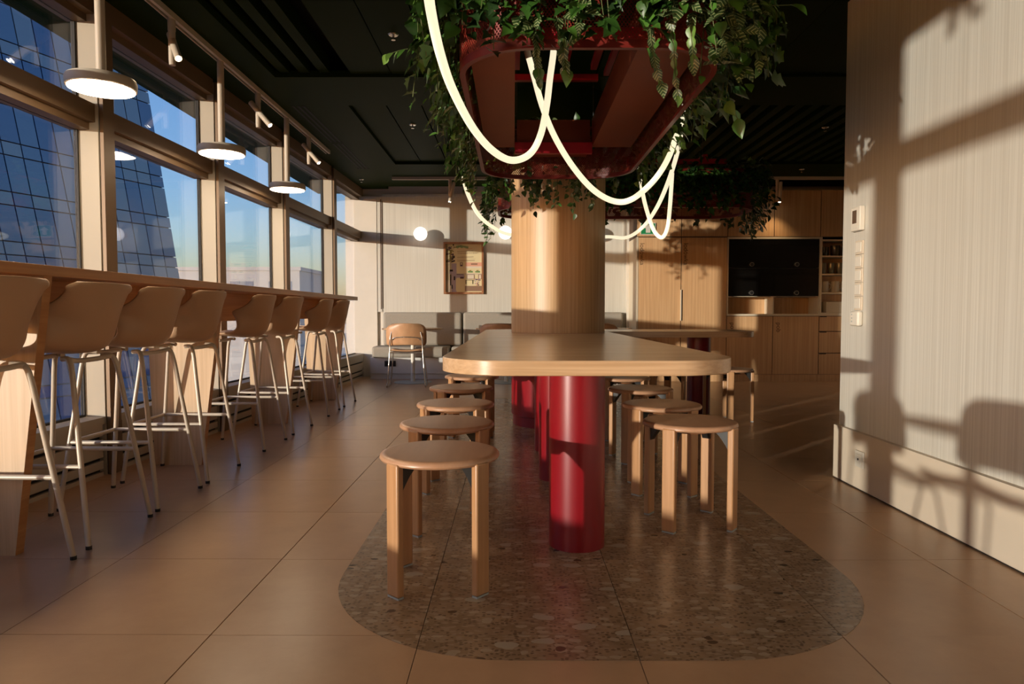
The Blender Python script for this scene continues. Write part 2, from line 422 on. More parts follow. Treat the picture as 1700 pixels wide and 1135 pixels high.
# ---- walls
wb = struct('wall_back')
MB().box(-2.40, 1.64, BACKY + 0.02, BACKY + 0.2, 0, 2.80).build('wall_core', 'wall_paint', wb)
MB().box(-1.885, 1.60, BACKY, BACKY + 0.02, 0.30, 2.57).build('wood_panel', 'panel_wood', wb)
MB().box(-2.40, -1.955, BACKY - 0.02, BACKY + 0.02, 0, 2.57).build('side_panel', 'wall_paint', wb)
MB().box(-1.955, -1.885, BACKY - 0.012, BACKY + 0.02, 0.93, 2.57).build('panel_stile', 'panel_wood', wb)
MB().box(-1.885, 1.60, BACKY - 0.012, BACKY + 0.02, 2.57, 2.605).build('panel_rail', 'panel_wood', wb)
MB().box(-1.905, -1.890, BACKY - 0.0135, BACKY, 0.97, 2.53).build('groove', 'groove_brown', wb)
MB().box(-1.878, -1.868, BACKY - 0.002, BACKY, 0.98, 2.51).build('groove', 'groove_brown', wb)
MB().box(1.60, 1.64, BACKY - 0.10, BACKY + 0.02, 0, 2.605).build('pilaster', 'wall_paint', wb)
MB().box(1.56, 1.60, BACKY - 0.03, BACKY + 0.02, 0, 2.57).build('panel_stile', 'panel_wood', wb)

wk = struct('wall_kitchen')
MB().box(1.64, 5.3, BACKY, BACKY + 0.2, 0, 2.80).build('wall_core', 'wall_paint', wk)
we = struct('wall_far_right')
MB().box(5.2, 5.4, 3.0, 10.0, 0, 2.86).build('wall_core', 'wall_paint', we)
wr = struct('wall_right')
MB().box(X_R, 5.3, -5.2, 3.785, 0.02, 2.60).build('wood_panel', 'panel_wood', wr)
MB().box(X_R + 0.06, 5.3, -5.2, 3.70, 2.60, 2.86).build('shadow_gap', 'ceiling_dark', wr)
br = struct('baseboard_right')
MB().box(X_R - 0.027, X_R - 0.001, -5.2, 3.79, 0.008, 0.298).build('plinth_board', 'plinth_paint', br)
MB().box(X_R - 0.02, X_R - 0.002, -5.2, 3.79, 0.0, 0.008).build('floor_gap', 'dark_gap', br)
wn = struct('wall_rear')
MB().box(-1.10, 5.3, -5.3, -5.2, 0, 2.86).build('wall_core', 'oak_cabinet', wn)
MB().box(-2.9, -1.10, -5.3, -5.2, 2.60, 2.86).build('head_beam', 'ceiling_dark', wn)
for k in range(1):      # unseen glazing added in the rear corner to brighten the room
    a = -2.68 + k * 1.50; wd = struct('window_%d' % (k + 11), (a + 0.75, -5.25, 0))
    MB().box(a, a + 0.08, -5.32, -5.18, 0, 2.60).build('mullion', 'champagne_metal', wd)
    MB().box(a + .08, a + 1.50, -5.30, -5.20, 0, 0.08).build('sill', 'champagne_metal', wd)
    MB().box(a + .08, a + 1.50, -5.30, -5.20, 1.975, 2.075).build('transom', 'shaded_frame', wd)
    for z0, z1 in ((0.08, 1.975), (2.075, 2.60)): MB().box(a + .08, a + 1.50, -5.256, -5.244, z0, z1).build('pane', 'window_glass', wd)

# ---- window wall on the left, turned 1.5 degrees
WA = R(1.5); WD = Vector((math.sin(WA), math.cos(WA), 0)); WN = Vector((math.cos(WA), -math.sin(WA), 0)); W0 = Vector((-2.512, 0, 0))
def wp(s, n, z): return W0 + WD * s + WN * n + Vector((0, 0, z))
def wbox(mb, s0, s1, n0, n1, z0, z1, mi=0):
    p = [wp(s, n, z) for z in (z0, z1) for s, n in ((s0, n0), (s0, n1), (s1, n1), (s1, n0))]
    return mb.hexa([p[i] for i in (0, 1, 2, 3, 4, 5, 6, 7)], mi)
SILL = 0.33
MULL = [10.0, 8.30, 6.66, 5.24, 3.84, 2.40, 0.62, -1.00, -2.50, -4.00]
for k in range(len(MULL)):
    s1 = MULL[k]; s0 = MULL[k + 1] if k + 1 < len(MULL) else -5.2
    base = wp((s0 + s1) / 2, 0, 0)
    wd = struct('window_%d' % (k + 1), base)
    # mullion at the far end of the bay
    wbox(MB(), s1, s1 + 0.085, -0.035, 0.100, 0.0, 2.66).build('mullion', 'champagne_metal', wd)
    wbox(MB(), s1 + 0.012, s1 + 0.073, 0.100, 0.108, 0.0, 2.66).build('mullion_groove', 'dark_gap', wd)
    wbox(MB(), s1 + 0.004, s1 + 0.105, 0.108, 0.128, 0.0, 2.66).build('mullion_cap', 'shaded_frame', wd)
    a, b_ = s0 + 0.085, s1
    wbox(MB(), a, b_, -0.05, 0.085, 1.975, 2.075).build('transom', 'shaded_frame', wd)
    wbox(MB(), a, b_, -0.06, 0.05, 1.935, 1.975).build('transom_sash', 'shaded_frame', wd)
    wbox(MB(), a, b_, -0.06, 0.10, 2.565, 2.70).build('header', 'shaded_frame', wd)
    wbox(MB(), a, b_, -0.06, 0.05, 2.525, 2.565).build('header_sash', 'shaded_frame', wd)
    wbox(MB(), a, b_, -0.08, 0.10, SILL - 0.04, SILL).build('sill', 'champagne_metal', wd)
    for z0, z1 in ((SILL, 1.935), (2.075, 2.525)):
        fr = MB()
        wbox(fr, a, a + 0.010, -0.034, -0.012, z0, z1); wbox(fr, b_ - 0.010, b_, -0.034, -0.012, z0, z1)
        wbox(fr, a + 0.010, b_ - 0.010, -0.034, -0.012, z0, z0 + 0.012)
        fr.build('gasket', 'gasket', wd)
        wbox(MB(), a + 0.010, b_ - 0.010, -0.030, -0.020, z0 + 0.012, z1).build('pane', 'window_glass', wd)
wl = struct('wall_left')
wbox(MB(), -5.2, 10.1, -0.10, -0.02, -0.1, SILL - 0.04).build('parapet', 'champagne_metal', wl)
wbox(MB(), -5.2, 10.1, -0.12, 0.11, 2.70, 2.86).build('head_beam', 'ceiling_dark', wl)

# ================================================================ OUTSIDE
gnd = struct('ground')
MB().box(-400, 200, -300, 500, -26, -25).build('ground_slab', 'ground_far', gnd)
F0 = Vector((-34.2, 70, 0)); FD = Vector((0.35, 1, 0)).normalized(); FN = Vector((FD.y, -FD.x, 0))
LEAN = 0.19
def fp(s, n, z): return F0 + FD * s + FN * n + FD * (-(z - 4.6) * LEAN * 1.0) + Vector((0, 0, z))
tw = thing('glass_tower', 'blue glass office tower with a leaning edge and gridded curtain wall outside the windows', 'building', (-40, 60, -25))
core = MB()
core.hexa([fp(-46, -0.3, -25), fp(-0.05, -0.3, -25), fp(-0.05, -16, -25), fp(-46, -16, -25), fp(-46, -0.3, 44), fp(-0.05, -0.3, 44), fp(-0.05, -16, 44), fp(-46, -16, 44)])
core.build('tower_core', 'tower_frame', tw)
PW = 1.55; rows = []
z = -14.0
while z < 36: rows.append((z, z + 1.05, 1)); rows.append((z + 1.05, z + 3.9, 0)); z += 3.9
meshes = {}
rng = random.Random(3)
for (z0, z1, kind) in rows:
    for c_ in range(16):
        if kind == 1 and (z0 < -6 or z0 > 30 or c_ > 13): pass
        mi = rng.choice((0, 0, 1, 1, 2)) if kind == 0 else rng.choice((0, 1, 1, 2, 2))
        if c_ < 6 and rng.random() < 0.45: mi = 2
        key = (kind, mi)
        if key not in meshes:
            h = z1 - z0; g = 0.05
            def q(s, n, zz): return FD * s + FN * n + FD * (-zz * LEAN) + Vector((0, 0, zz))
            meshes[key] = MB().hexa([q(g, 0, g), q(PW - g, 0, g), q(PW - g, -0.25, g), q(g, -0.25, g), q(g, 0, h - g), q(PW - g, 0, h - g), q(PW - g, -0.25, h - g), q(g, -0.25, h - g)]).mesh('facade_panel', 'tower_glass_%d' % mi)
        o = bpy.data.objects.new('facade_panel', meshes[key]); C.objects.link(o); o.parent = tw
        o.location = fp(-(c_ + 1) * PW, 0.0, z0) - Vector((-40, 60, -25))
def block(label, x0, x1, y0, y1, top, nx):
    b = thing('low_building', label, 'building', ((x0 + x1) / 2, (y0 + y1) / 2, -25))
    MB().box(x0, x1, y0, y1, -25, top).build('wall', 'concrete_far', b)
    MB().box(x0 - .3, x1 + .3, y0 - .3, y1 + .3, top, top + 0.6).build('parapet', 'concrete_far', b)
    dx = (x1 - x0) / nx
    for i in range(nx):
        for zz in (top - 4, top - 8):
            MB().box(x0 + dx * i + dx * .2, x0 + dx * (i + 1) - dx * .2, y0 - 0.05, y0 + .1, zz, zz + 2.2).build('window', 'tower_glass_1', b)
block('low grey concrete block beyond the leaning glass tower', -75, -36, 115, 135, 8.0, 6)
block('low pale concrete block far out beyond the corner window', -60, -10, 190, 210, -3.0, 6)

# ================================================================ CONVECTOR HEATERS
for k in range(6):
    s1 = MULL[k] - 0.02; s0 = MULL[k + 1] + 0.11
    base = wp((s0 + s1) / 2, 0.05, 0)
    t = thing('convector_heater', '%s beige slotted convector heater under the windows, counted from the corner' % ORD[k], 'heater', base, 'convector heaters along the window wall')
    wbox(MB(), s0, s1, 0.0, 0.075, 0.0, 0.285).build('housing', 'dark_gap', t)
    for z0, z1 in ((0.0, 0.022), (0.040, 0.085), (0.105, 0.205), (0.225, 0.290)):
        wbox(MB(), s0, s1, 0.075, 0.096, z0, z1).build('rail', 'champagne_metal', t)
    wbox(MB(), s0, s0 + 0.05, 0.075, 0.0975, 0.0, 0.29).build('end_cap', 'shaded_frame', t)
    wbox(MB(), s0, s1, 0.0, 0.075, 0.285, 0.290).build('top_grille', 'champagne_metal', t)

# ================================================================ COLUMN
CX, CY, CR = 0.367, 5.69, 0.387
col = thing('column', 'round column clad in oak above the table with a glossy red foot', 'column', (CX, CY, 0))
MB().lathe([(CR, 0.758), (CR, 2.06)], CX, CY, 72).build('oak_cladding', 'oak_column', col, 40)
MB().lathe([(CR - 0.02, 2.05), (CR - 0.02, 2.73)], CX, CY, 72).build('painted_head', 'ceiling_green', col, 40)
tag(MB().lathe([(CR - 0.012, 0.0), (CR - 0.012, 0.08), (CR, 0.085), (CR, 0.758)], CX, CY, 72).build('red_base', 'red_paint', col, 40), 'glossy red lacquered foot of the column')

# ================================================================ TABLES
TZ = 0.757
mt = thing('communal_table', 'long oak communal table with rounded corners and red cylinder legs built round the column', 'table', (0.26, 4.5, 0))
MB().prism(rrect(-0.265, 0.800, 2.29, 6.70, 0.26, 12), TZ - 0.052, TZ).build('tabletop', 'oak_table', mt, 30, 0.003)
for y in (2.685, 3.77, 4.55):
    MB().lathe([(0.110, 0.0), (0.110, TZ - 0.052)], 0.250, y, 48).build('leg', 'red_paint', mt, 40)
st = thing('side_table', 'narrow oak side table joining the communal table by the kitchen', 'table', (1.45, 6.25, 0))
poly = [p for p in rrect(0.30, 2.13, 5.86, 6.68, 0.24, 10) if p[0] > 0.9]
poly = [(0.802, 5.86)] + sorted([p for p in poly if p[1] < 6.27], key=lambda p: math.atan2(p[1] - 6.27, p[0] - 1.5)) + sorted([p for p in poly if p[1] >= 6.27], key=lambda p: math.atan2(p[1] - 6.27, p[0] - 1.5)) + [(0.802, 6.68)]
MB().prism(poly, TZ - 0.052, TZ).build('tabletop', 'oak_table', st, 30, 0.003)
for xx in (1.70,):
    MB().lathe([(0.105, 0.0), (0.105, TZ - 0.052)], xx, 6.27, 40).build('leg', 'red_paint', st, 40)

# ================================================================ ROUND STOOLS
def make_stool():
    t = thing('round_stool', 'x', 'stool')
    prof = [(0.150, 0.423), (0.188, 0.424), (0.199, 0.428), (0.203, 0.434), (0.202, 0.441), (0.198, 0.4465), (0.190, 0.4495), (0.18, 0.450), (0.001, 0.450)]
    MB().lathe(prof, 0, 0, 56).build('seat', 'stool_seat', t, 35)
    MB().lathe([(0.095, 0.404), (0.11, 0.418)], 0, 0, 40).build('seat_ring', 'frame_wood', t, 35)
    for k in range(4):
        a = R(-132 + 90 * k); ca, sa = math.cos(a), math.sin(a)
        def L_(r, tt, z): return (r * ca - tt * sa, r * sa + tt * ca, z)
        lg = MB(); hw = 0.029; r0, r1 = 0.180, 0.207
        p = [L_(r, tt, z) for z in (0.006, 0.436) for r, tt in ((r0, -hw), (r1, -hw), (r1, hw), (r0, hw))]
        lo = lg.hexa(p).build('leg', 'stool_wood', t, None, 0.006, 3)
        g = MB(); p = [L_(r, tt, z) for z in (0.0, 0.006) for r, tt in ((r0 + .002, -hw + .002), (r1 - .002, -hw + .002), (r1 - .002, hw - .002), (r0 + .002, hw - .002))]
        g.hexa(p).build('glide', 'glide_grey', lo)
        # curved gusset from the seat ring down to the leg
        gs = MB(); n = 7; vs = []; fs = []
        for i in range(n):
            u = i / (n - 1); r = 0.105 + 0.075 * u; zz = 0.418 - 0.075 * (1 - math.cos(u * math.pi / 2))
            for tt in (-0.020, 0.020):
                vs += [L_(r, tt, zz), L_(r, tt, 0.420)]
        for i in range(n - 1):
            o = i * 4; fs += [(o, o + 4, o + 6, o + 2), (o, o + 1, o + 5, o + 4), (o + 2, o + 6, o + 7, o + 3)]
        fs += [(0, 2, 3, 1), ((n - 1) * 4, (n - 1) * 4 + 1, (n - 1) * 4 + 3, (n - 1) * 4 + 2)]
        gs.add(vs, fs).build('gusset', 'black_plastic', t, 30)
    return t
stool = make_stool()
SG = 'wooden stools around the communal table'
N_ = ('first', 'second', 'third', 'fourth', 'fifth')
spots = [(x, y, a, '%s round wooden stool from the table front, under its window side' % N_[i]) for i, (x, y, a) in enumerate(((-0.252, 2.31, 0), (-0.288, 2.93, 5), (-0.305, 3.56, -6), (-0.335, 4.33, 9), (-0.315, 5.12, -4)))]
spots += [(x, y, a, '%s round wooden stool from the table front, under its kitchen side' % N_[i]) for i, (x, y, a) in enumerate(((0.770, 2.97, 3), (0.768, 3.53, -8), (0.795, 4.27, 6), (0.800, 5.02, -3)))]
spots += [(1.820, 5.78, 30, 'round wooden stool at the outer end of the side table near the kitchen'),
          (1.220, 5.66, 12, 'round wooden stool between the side table leg and the communal table')]
for i, (x, y, a, lb) in enumerate(spots): place(stool, i, (x, y, 0), R(a), lb, SG)

# ================================================================ WINDOW BAR AND STOOLS
BZ = 1.095
bar = thing('window_bar', 'long orange-brown oak counter bar on slanted panel supports along the windows', 'counter', (-1.98, 4.3, 0))
MB().box(-2.22, -1.735, 0.55, 7.60, BZ - 0.040, BZ).build('counter_top', 'oak_bar', bar, None, 0.002)
SUP = [1.00, 2.54, 4.08, 5.61, 7.15]
for i, y in enumerate(SUP):
    th = 0.045
    p = [(-2.165, y, 0), (-1.885, y, 0), (-1.885, y + th, 0), (-2.165, y + th, 0), (-2.20, y, BZ - 0.04), (-1.745, y, BZ - 0.04), (-1.745, y + th, BZ - 0.04), (-2.20, y + th, BZ - 0.04)]
    sp_ = MB().hexa(p); sp_.m = [1, 1, 0, 1, 0, 1]  # sun and shade put into the colour: paler faces, darker sides
    sp_.build('support_panel', ['oak_support', 'oak_bar'], bar)
    y1 = SUP[i + 1] if i + 1 < len(SUP) else 7.58
    MB().box(-2.04, -2.015, y + th, y1, BZ - 0.235, BZ - 0.04).build('apron', 'oak_bar', bar)

def make_bar_stool():
    t = thing('bar_stool', 'x', 'stool')
    prof = [(-0.215, 0.752), (-0.19, 0.768), (-0.10, 0.762), (0.0, 0.752), (0.08, 0.750), (0.135, 0.764), (0.172, 0.80), (0.193, 0.85), (0.205, 0.90), (0.213, 0.955), (0.220, 1.01), (0.224, 1.040)]
    prof = [(p.x, p.z) for p in catmull([Vector((a, 0, b)) for a, b in prof], 3)]
    N = len(prof); W = 15; vs = []; fs = []
    for j, (x, z) in enumerate(prof):
        v = j / (N - 1)
        back = max(0, min(1, (v - 0.50) / 0.2)); back = back * back * (3 - 2 * back)
        hw = 0.205 + 0.012 * math.sin(v * math.pi)
        if v < 0.12: hw -= 0.05 * (1 - v / 0.12) ** 2
        if v > 0.90: hw -= 0.035 * ((v - 0.90) / 0.10) ** 2
        if 0.55 < v < 0.90: hw -= 0.012 * (v - .55) / .35
        for k in range(W):
            u = -1 + 2 * k / (W - 1)
            cu = abs(u) ** 2.4
            hump = math.exp(-((v - 0.55) / 0.20) ** 2)
            zz = z + 0.085 * cu * hump + (1 - back) * 0.015 * cu
            xx = x - cu * (0.13 * math.exp(-((v - 0.62) / 0.20) ** 2) + back * 0.035)
            vs.append((xx, u * hw, zz))
    for j in range(N - 1):
        for k in range(W - 1):
            a = j * W + k; fs.append((a, a + 1, a + W + 1, a + W))
    sh = MB().add(vs, fs).build('seat_shell', 'shell_plastic', t, 80)
    so_ = sh.modifiers.new('thick', 'SOLIDIFY'); so_.thickness = 0.011; so_.offset = -1
    r = 0.0105
    for sx_ in (1, -1):
        for sy in (1, -1):
            top = Vector((0.130 if sx_ > 0 else -0.140, 0.140 * sy, 0.732)); bot = Vector((0.23 * sx_, 0.21 * sy, 0.008))
            d = (bot - top).normalized()
            MB().tube(catmull([top + Vector((-0.05 * sx_, -0.02 * sy, 0.002)), top + Vector((-0.012 * sx_, -0.005 * sy, 0.0)), top + d * 0.05, top + d * 0.2, bot], 5), r, 10).build('leg', 'stool_metal', t, 60)
            MB().tube([bot - Vector((0, 0, 0.008)), bot + Vector((0, 0, 0.006))], 0.0115, 10).build('foot_cap', 'black_plastic', t)
    MB().tube(catmull([(0.118, -0.135, 0.733), (0.10, -0.07, 0.724), (0.095, 0, 0.722), (0.10, 0.07, 0.724), (0.118, 0.135, 0.733)], 5), r, 10).build('seat_rail', 'stool_metal', t, 60)
    MB().tube([(-0.125, -0.135, 0.733), (-0.115, 0, 0.728), (-0.125, 0.135, 0.733)], r, 10).build('seat_rail', 'stool_metal', t, 60)
    zf = 0.315
    def leg_at(sx_, sy, z):
        top = Vector((0.130 if sx_ > 0 else -0.140, 0.140 * sy, 0.732)); bot = Vector((0.23 * sx_, 0.21 * sy, 0.008)); u = (top.z - z) / (top.z - bot.z); return top + (bot - top) * u
    a = leg_at(1, -1, zf); b = leg_at(-1, -1, zf); c = leg_at(-1, 1, zf); d = leg_at(1, 1, zf)
    MB().tube(catmull([a, a.lerp(b, 0.5), a.lerp(b, .88), b.lerp(c, .02) + Vector((-0.004, 0, 0)), b.lerp(c, .12), b.lerp(c, .5), b.lerp(c, .88), b.lerp(c, .98) + Vector((-0.004, 0, 0)), d.lerp(c, .88), d.lerp(c, .5), d], 4), 0.0095, 10).build('footrest', 'stool_metal', t, 60)
    return t
bs = make_bar_stool()
for i, y in enumerate((2.30, 2.83, 3.33, 3.85, 4.69, 5.31, 6.21, 6.84)):
    lb = ('beige shell bar stool standing before the bay of three bar stools', 'beige shell bar stool, first in the bay of three at the window bar', 'beige shell bar stool, middle one in the bay of three at the window bar',
          'beige shell bar stool, last in the bay of three at the window bar', 'beige shell bar stool beside the bay of three, first of the next pair', 'beige shell bar stool beside the bay of three, second of the next pair',
          'beige shell bar stool of the end pair at the window bar, nearer the middle', 'beige shell bar stool at the very end of the window bar by the corner')[i]
    place(bs, i, (-1.875 + random.uniform(-.006, .006), y, 0), R(random.uniform(-2.5, 2.5)), lb, 'bar stools along the window bar')

# ================================================================ CEILING TRACKS, PENDANTS, SPOTS
TRX = -2.02
tr1 = thing('track_rail', 'long cream lighting track on the green ceiling running parallel to the windows', 'lighting track', (TRX, 3, CEIL))
MB().box(TRX - 0.024, TRX - 0.017, -2.2, 7.50, CEIL - 0.036, CEIL).build('track_lip', 'lamp_metal', tr1)
MB().box(TRX + 0.003, TRX + 0.024, -2.2, 7.50, CEIL - 0.036, CEIL).build('track_body', 'lamp_metal', tr1)
MB().box(TRX - 0.017, TRX + 0.003, -2.2, 7.50, CEIL - 0.014, CEIL).build('track_slot', 'dark_gap', tr1)
tr2 = thing('track_rail', 'cream lighting track across the ceiling in front of the back wall and kitchen', 'lighting track', (1, 8.95, CEIL))
MB().box(-1.58, 4.9, 8.93, 8.97, CEIL - 0.036, CEIL).build('track_body', 'lamp_metal', tr2)
def make_pendant():
    t = thing('disc_pendant_lamp', 'x', 'pendant lamp')
    MB().lathe([(0.022, 2.60), (0.022, 2.66)], 0, 0, 20).build('track_adapter', 'lamp_metal', t, 40)
    MB().lathe([(0.012, 2.06), (0.0225, 2.085), (0.0225, 2.60)], 0, 0, 20).build('stem', 'lamp_metal', t, 40)
    MB().lathe([(0.148, 2.012), (0.155, 2.016), (0.157, 2.05), (0.152, 2.062), (0.02, 2.066)], 0, 0, 56).build('disc_housing', 'lamp_metal', t, 40)
    MB().lathe([(0.146, 2.0095), (0.146, 2.014)], 0, 0, 56).build('diffuser', 'lamp_glow', t, 40)
    return t
pn = make_pendant()
for i, y in enumerate((3.39, 4.77, 6.14, 2.02, 0.65)):
    place(pn, i, (TRX, y, 0), 0, '%s cream disc pendant lamp over the window bar, counted from the corner end' % ORD[(2, 1, 0, 3, 4)[i]], 'disc pendants over the window bar')
def make_spot(tilt, az, label, x, y, group):
    t = thing('track_spotlight', label, 'spotlight', (x, y, 0), group)
    z0 = CEIL - 0.03
    MB().lathe([(0.022, z0 - 0.07), (0.022, z0 + 0.005)], x, y, 16).build('adapter', 'lamp_metal', t, 40)
    MB().lathe([(0.018, z0 - 0.27), (0.020, z0 - 0.24), (0.020, z0 - 0.07)], x, y, 16).build('post', 'lamp_metal', t, 40)
    d = Vector((math.sin(tilt) * math.cos(az), math.sin(tilt) * math.sin(az), -math.cos(tilt)))
    side = Vector((0.028, -0.03, 0))
    c = Vector((x, y, z0 - 0.17)) + side
    br_ = MB().tube([c - d * 0.13, c - d * 0.125, c + d * 0.13], [0.016, 0.021, 0.021], 16).build('barrel', 'lamp_metal', t, 40)
    MB().tube([c + d * 0.1295, c + d * 0.1325], 0.015, 16).build('lens', 'spot_glow', br_)
    MB().tube([c - side * 0.7, c], 0.008, 8).build('pivot', 'lamp_metal', t)
    ld = bpy.data.lights.new('spot_beam', 'SPOT'); ld.energy = 4.2; ld.color = (1.0, 0.72, 0.42); ld.spot_size = R(110); ld.spot_blend = 1.0; ld.shadow_soft_size = 0.02
    lo = bpy.data.objects.new('spot_beam', ld); C.objects.link(lo); lo.parent = t
    lo.location = c + d * 0.15 - Vector(WLOC[t]); lo.rotation_euler = d.to_track_quat('-Z', 'Y').to_euler()
    return t
for y in (4.10, 5.46, 6.80, 2.74, 1.38, -0.95):
    make_spot(R(42), R(-15 if y > 4.2 else -50), '%s slim cream spotlight on the window track, counted from the corner end' % ORD[{4.10: 2, 5.46: 1, 6.80: 0, 2.74: 3, 1.38: 4, -0.95: 5}[y]], TRX, y, 'spotlights on the window track')
make_spot(R(14), R(200), 'slim cream cylinder spotlight on the cross track above the banquette', -0.83, 8.95, 'spotlights on the cross track')
make_spot(R(4), R(200), 'slim cream cylinder spotlight on the cross track in front of the kitchen', 3.42, 8.95, 'spotlights on the cross track')

# slot diffusers
for (y0, y1) in ((5.90, 7.12), (7.20, 8.42)):
    t = thing('slot_diffuser', 'black triple slot air diffuser in the green ceiling, %s' % ('beside the end of the window track' if y0 < 7 else 'nearer the back wall'), 'air vent', (-1.83, (y0 + y1) / 2, CEIL), 'slot diffusers')
    for k in range(3):
        xx = -1.895 + 0.045 * k
        MB().box(xx, xx + 0.022, y0, y1, CEIL - 0.002, CEIL + 0.001).build('slot', 'dark_gap', t)
    MB().box(-1.91, -1.77, y1, y1 + 0.012, CEIL - 0.003, CEIL + 0.001).build('end_strip', 'dark_gap', t)
# sprinklers
spk = thing('sprinkler_head', 'x', 'sprinkler')
MB().lathe([(0.028, -0.006), (0.034, 0)], 0, 0, 20).build('escutcheon', 'chrome', spk, 40)
MB().lathe([(0.007, -0.032), (0.007, -0.006)], 0, 0, 10).build('stem', 'chrome', spk, 40)
MB().lathe([(0.014, -0.035), (0.014, -0.032)], 0, 0, 14).build('deflector', 'chrome', spk, 40)
for i, (px, py, dz) in enumerate(((653, 66, .02), (685, 211, .03), (600, 300, 0), (1256, 72, .02), (1370, 216, 0.02), (1331, 284, 0))):
    Y = (CEIL + dz - H) * FPX / (519 - py); p = at(px, py, Y)
    place(spk, i, (p.x, Y, CEIL + dz), 0, 'small chrome sprinkler head in the dark green ceiling', 'ceiling sprinklers')

# ================================================================ BANQUETTE AND CAFE TABLES
bn = thing('banquette_bench', 'long grey upholstered banquette with white base along the back wall', 'bench', (-0.2, 9.55, 0))
MB().box(-1.99, 1.52, 9.43, BACKY - 0.03, 0.075, 0.30).build('base', 'white_base', bn, None, 0.002)
MB().box(-1.99, 1.52, 9.45, BACKY - 0.03, 0.0, 0.075).build('toe_kick', 'white_base', bn)
xs = [(-1.955, -0.885), (-0.86, 0.33), (0.35, 1.49)]
for a, b in xs: MB().box(a, b, 9.36, BACKY - 0.03, 0.30, 0.455).build('seat_cushion', 'fabric_grey', bn, None, 0.035, 4)
for a, b in ((-1.845, -0.735), (-0.715, 0.33), (0.35, 1.64 - 0.10)): MB().box(a, b, 9.63, BACKY - 0.025, 0.455, 0.925).build('back_cushion', 'fabric_grey', bn, None, 0.035, 4)
ot = thing('power_outlet', 'black double power outlet on the white base of the banquette', 'outlet', (-1.71, 9.42, 0.24))
MB().box(-1.79, -1.635, 9.419, 9.43, 0.175, 0.255).build('plate', 'black_plastic', ot, None, 0.003)
for xx in (-1.75, -1.675): MB().box(xx - 0.025, xx + 0.025, 9.416, 9.4195, 0.19, 0.24).build('socket', 'dark_gap', ot)

def make_cafe_table():
    t = thing('cafe_table', 'x', 'table')
    MB().lathe([(0.385, 0.695), (0.40, 0.70), (0.40, 0.715), (0.395, 0.718), (0.001, 0.718)], 0, 0, 56).build('tabletop', 'oak_table', t, 40)
    MB().lathe([(0.027, 0.012), (0.027, 0.695)], 0, 0, 24).build('pole', 'white_plastic', t, 40)
    MB().lathe([(0.245, 0.0), (0.245, 0.008), (0.05, 0.014)], 0, 0, 48).build('base_disc', 'glide_grey', t, 40)
    return t
ct = make_cafe_table()
CT = [(-1.33, 8.98, 'round cafe table on a single pole by the corner window', None), (-0.10, 8.98, 'round cafe table half hidden behind the communal table, beside the column', None), (1.15, 8.98, 'round cafe table behind the column near the tall kitchen cabinet', None), (-1.42, -0.55, 'round cafe table standing behind the viewpoint', None)]
for i, (x, y, lb, g) in enumerate(CT): place(ct, i, (x, y, 0), 0, lb, 'round cafe tables')
cd = tag(MB().prism([(-0.455, 8.86), (-0.415, 8.86), (-0.42, 8.90), (-0.45, 8.90)], 0.7185, 0.757).build('tent_card', 'white_plastic'), 'small white card block standing on the half hidden cafe table', 'card')

def make_chair():
    t = thing('dining_chair', 'x', 'chair')        # faces +y
    W = 13
    def shell(prof, hwf, curve, name):
        prof = [(p.y, p.z) for p in catmull([Vector((0, a, b)) for a, b in prof], 4)]; N = len(prof); vs = []; fs = []
        for j, (y, z) in enumerate(prof):
            v = j / (N - 1); hw = hwf(v)
            for k in range(W):
                u = -1 + 2 * k / (W - 1); vs.append((u * hw, y + curve[0] * u * u, z + curve[1] * u * u))
        for j in range(N - 1):
            for k in range(W - 1):
                a = j * W + k; fs.append((a, a + W, a + W + 1, a + 1))
        o = MB().add(vs, fs).build(name, 'chair_wood', t, 80)
        s_ = o.modifiers.new('thick', 'SOLIDIFY'); s_.thickness = 0.012; s_.offset = 0
        return o
    def bw(v):
        h = 0.235 + 0.01 * math.sin(v * math.pi)
        if v > 0.75: h -= 0.065 * ((v - .75) / .25) ** 2.2
        if v < 0.2: h -= 0.03 * ((0.2 - v) / .2) ** 2
        return h
    shell([(-0.212, 0.525), (-0.226, 0.59), (-0.245, 0.69), (-0.262, 0.79)], bw, (0.075, -0.012), 'backrest')
    o = shell([(-0.21, 0.452), (-0.13, 0.440), (0.0, 0.436), (0.12, 0.446), (0.20, 0.442)], lambda v: 0.205 - (0.04 * ((v - .8) / .2) ** 2 if v > .8 else 0) - (0.05 * ((.2 - v) / .2) ** 2 if v < .2 else 0), (0.0, 0.014), 'seat')
    r = 0.0075
    for s in (-1, 1):
        MB().tube(catmull([(0.17 * s, -0.205, 0.70), (0.195 * s, -0.21, 0.60), (0.20 * s, -0.20, 0.46), (0.225 * s, -0.225, 0.10), (0.235 * s, -0.235, 0.018), (0.235 * s, -0.20, 0.0085), (0.235 * s, 0.0, 0.008), (0.235 * s, 0.19, 0.0085), (0.232 * s, 0.215, 0.02), (0.21 * s, 0.17, 0.25), (0.19 * s, 0.13, 0.425)], 6), r, 8).build('sled_leg', 'chrome', t, 60)
    MB().tube(catmull([(-0.17, -0.207, 0.585), (-0.14, -0.222, 0.612), (0, -0.242, 0.622), (0.14, -0.222, 0.612), (0.17, -0.207, 0.585)], 5), r, 8).build('back_rail', 'chrome', t, 60)
    MB().tube([(-0.198, -0.17, 0.428), (0, -0.17, 0.420), (0.198, -0.17, 0.428)], r, 8).build('seat_rail', 'chrome', t, 60)
    MB().tube([(-0.19, 0.13, 0.425), (0, 0.13, 0.418), (0.19, 0.13, 0.425)], r, 8).build('seat_rail', 'chrome', t, 60)
    return t
ch = make_chair()
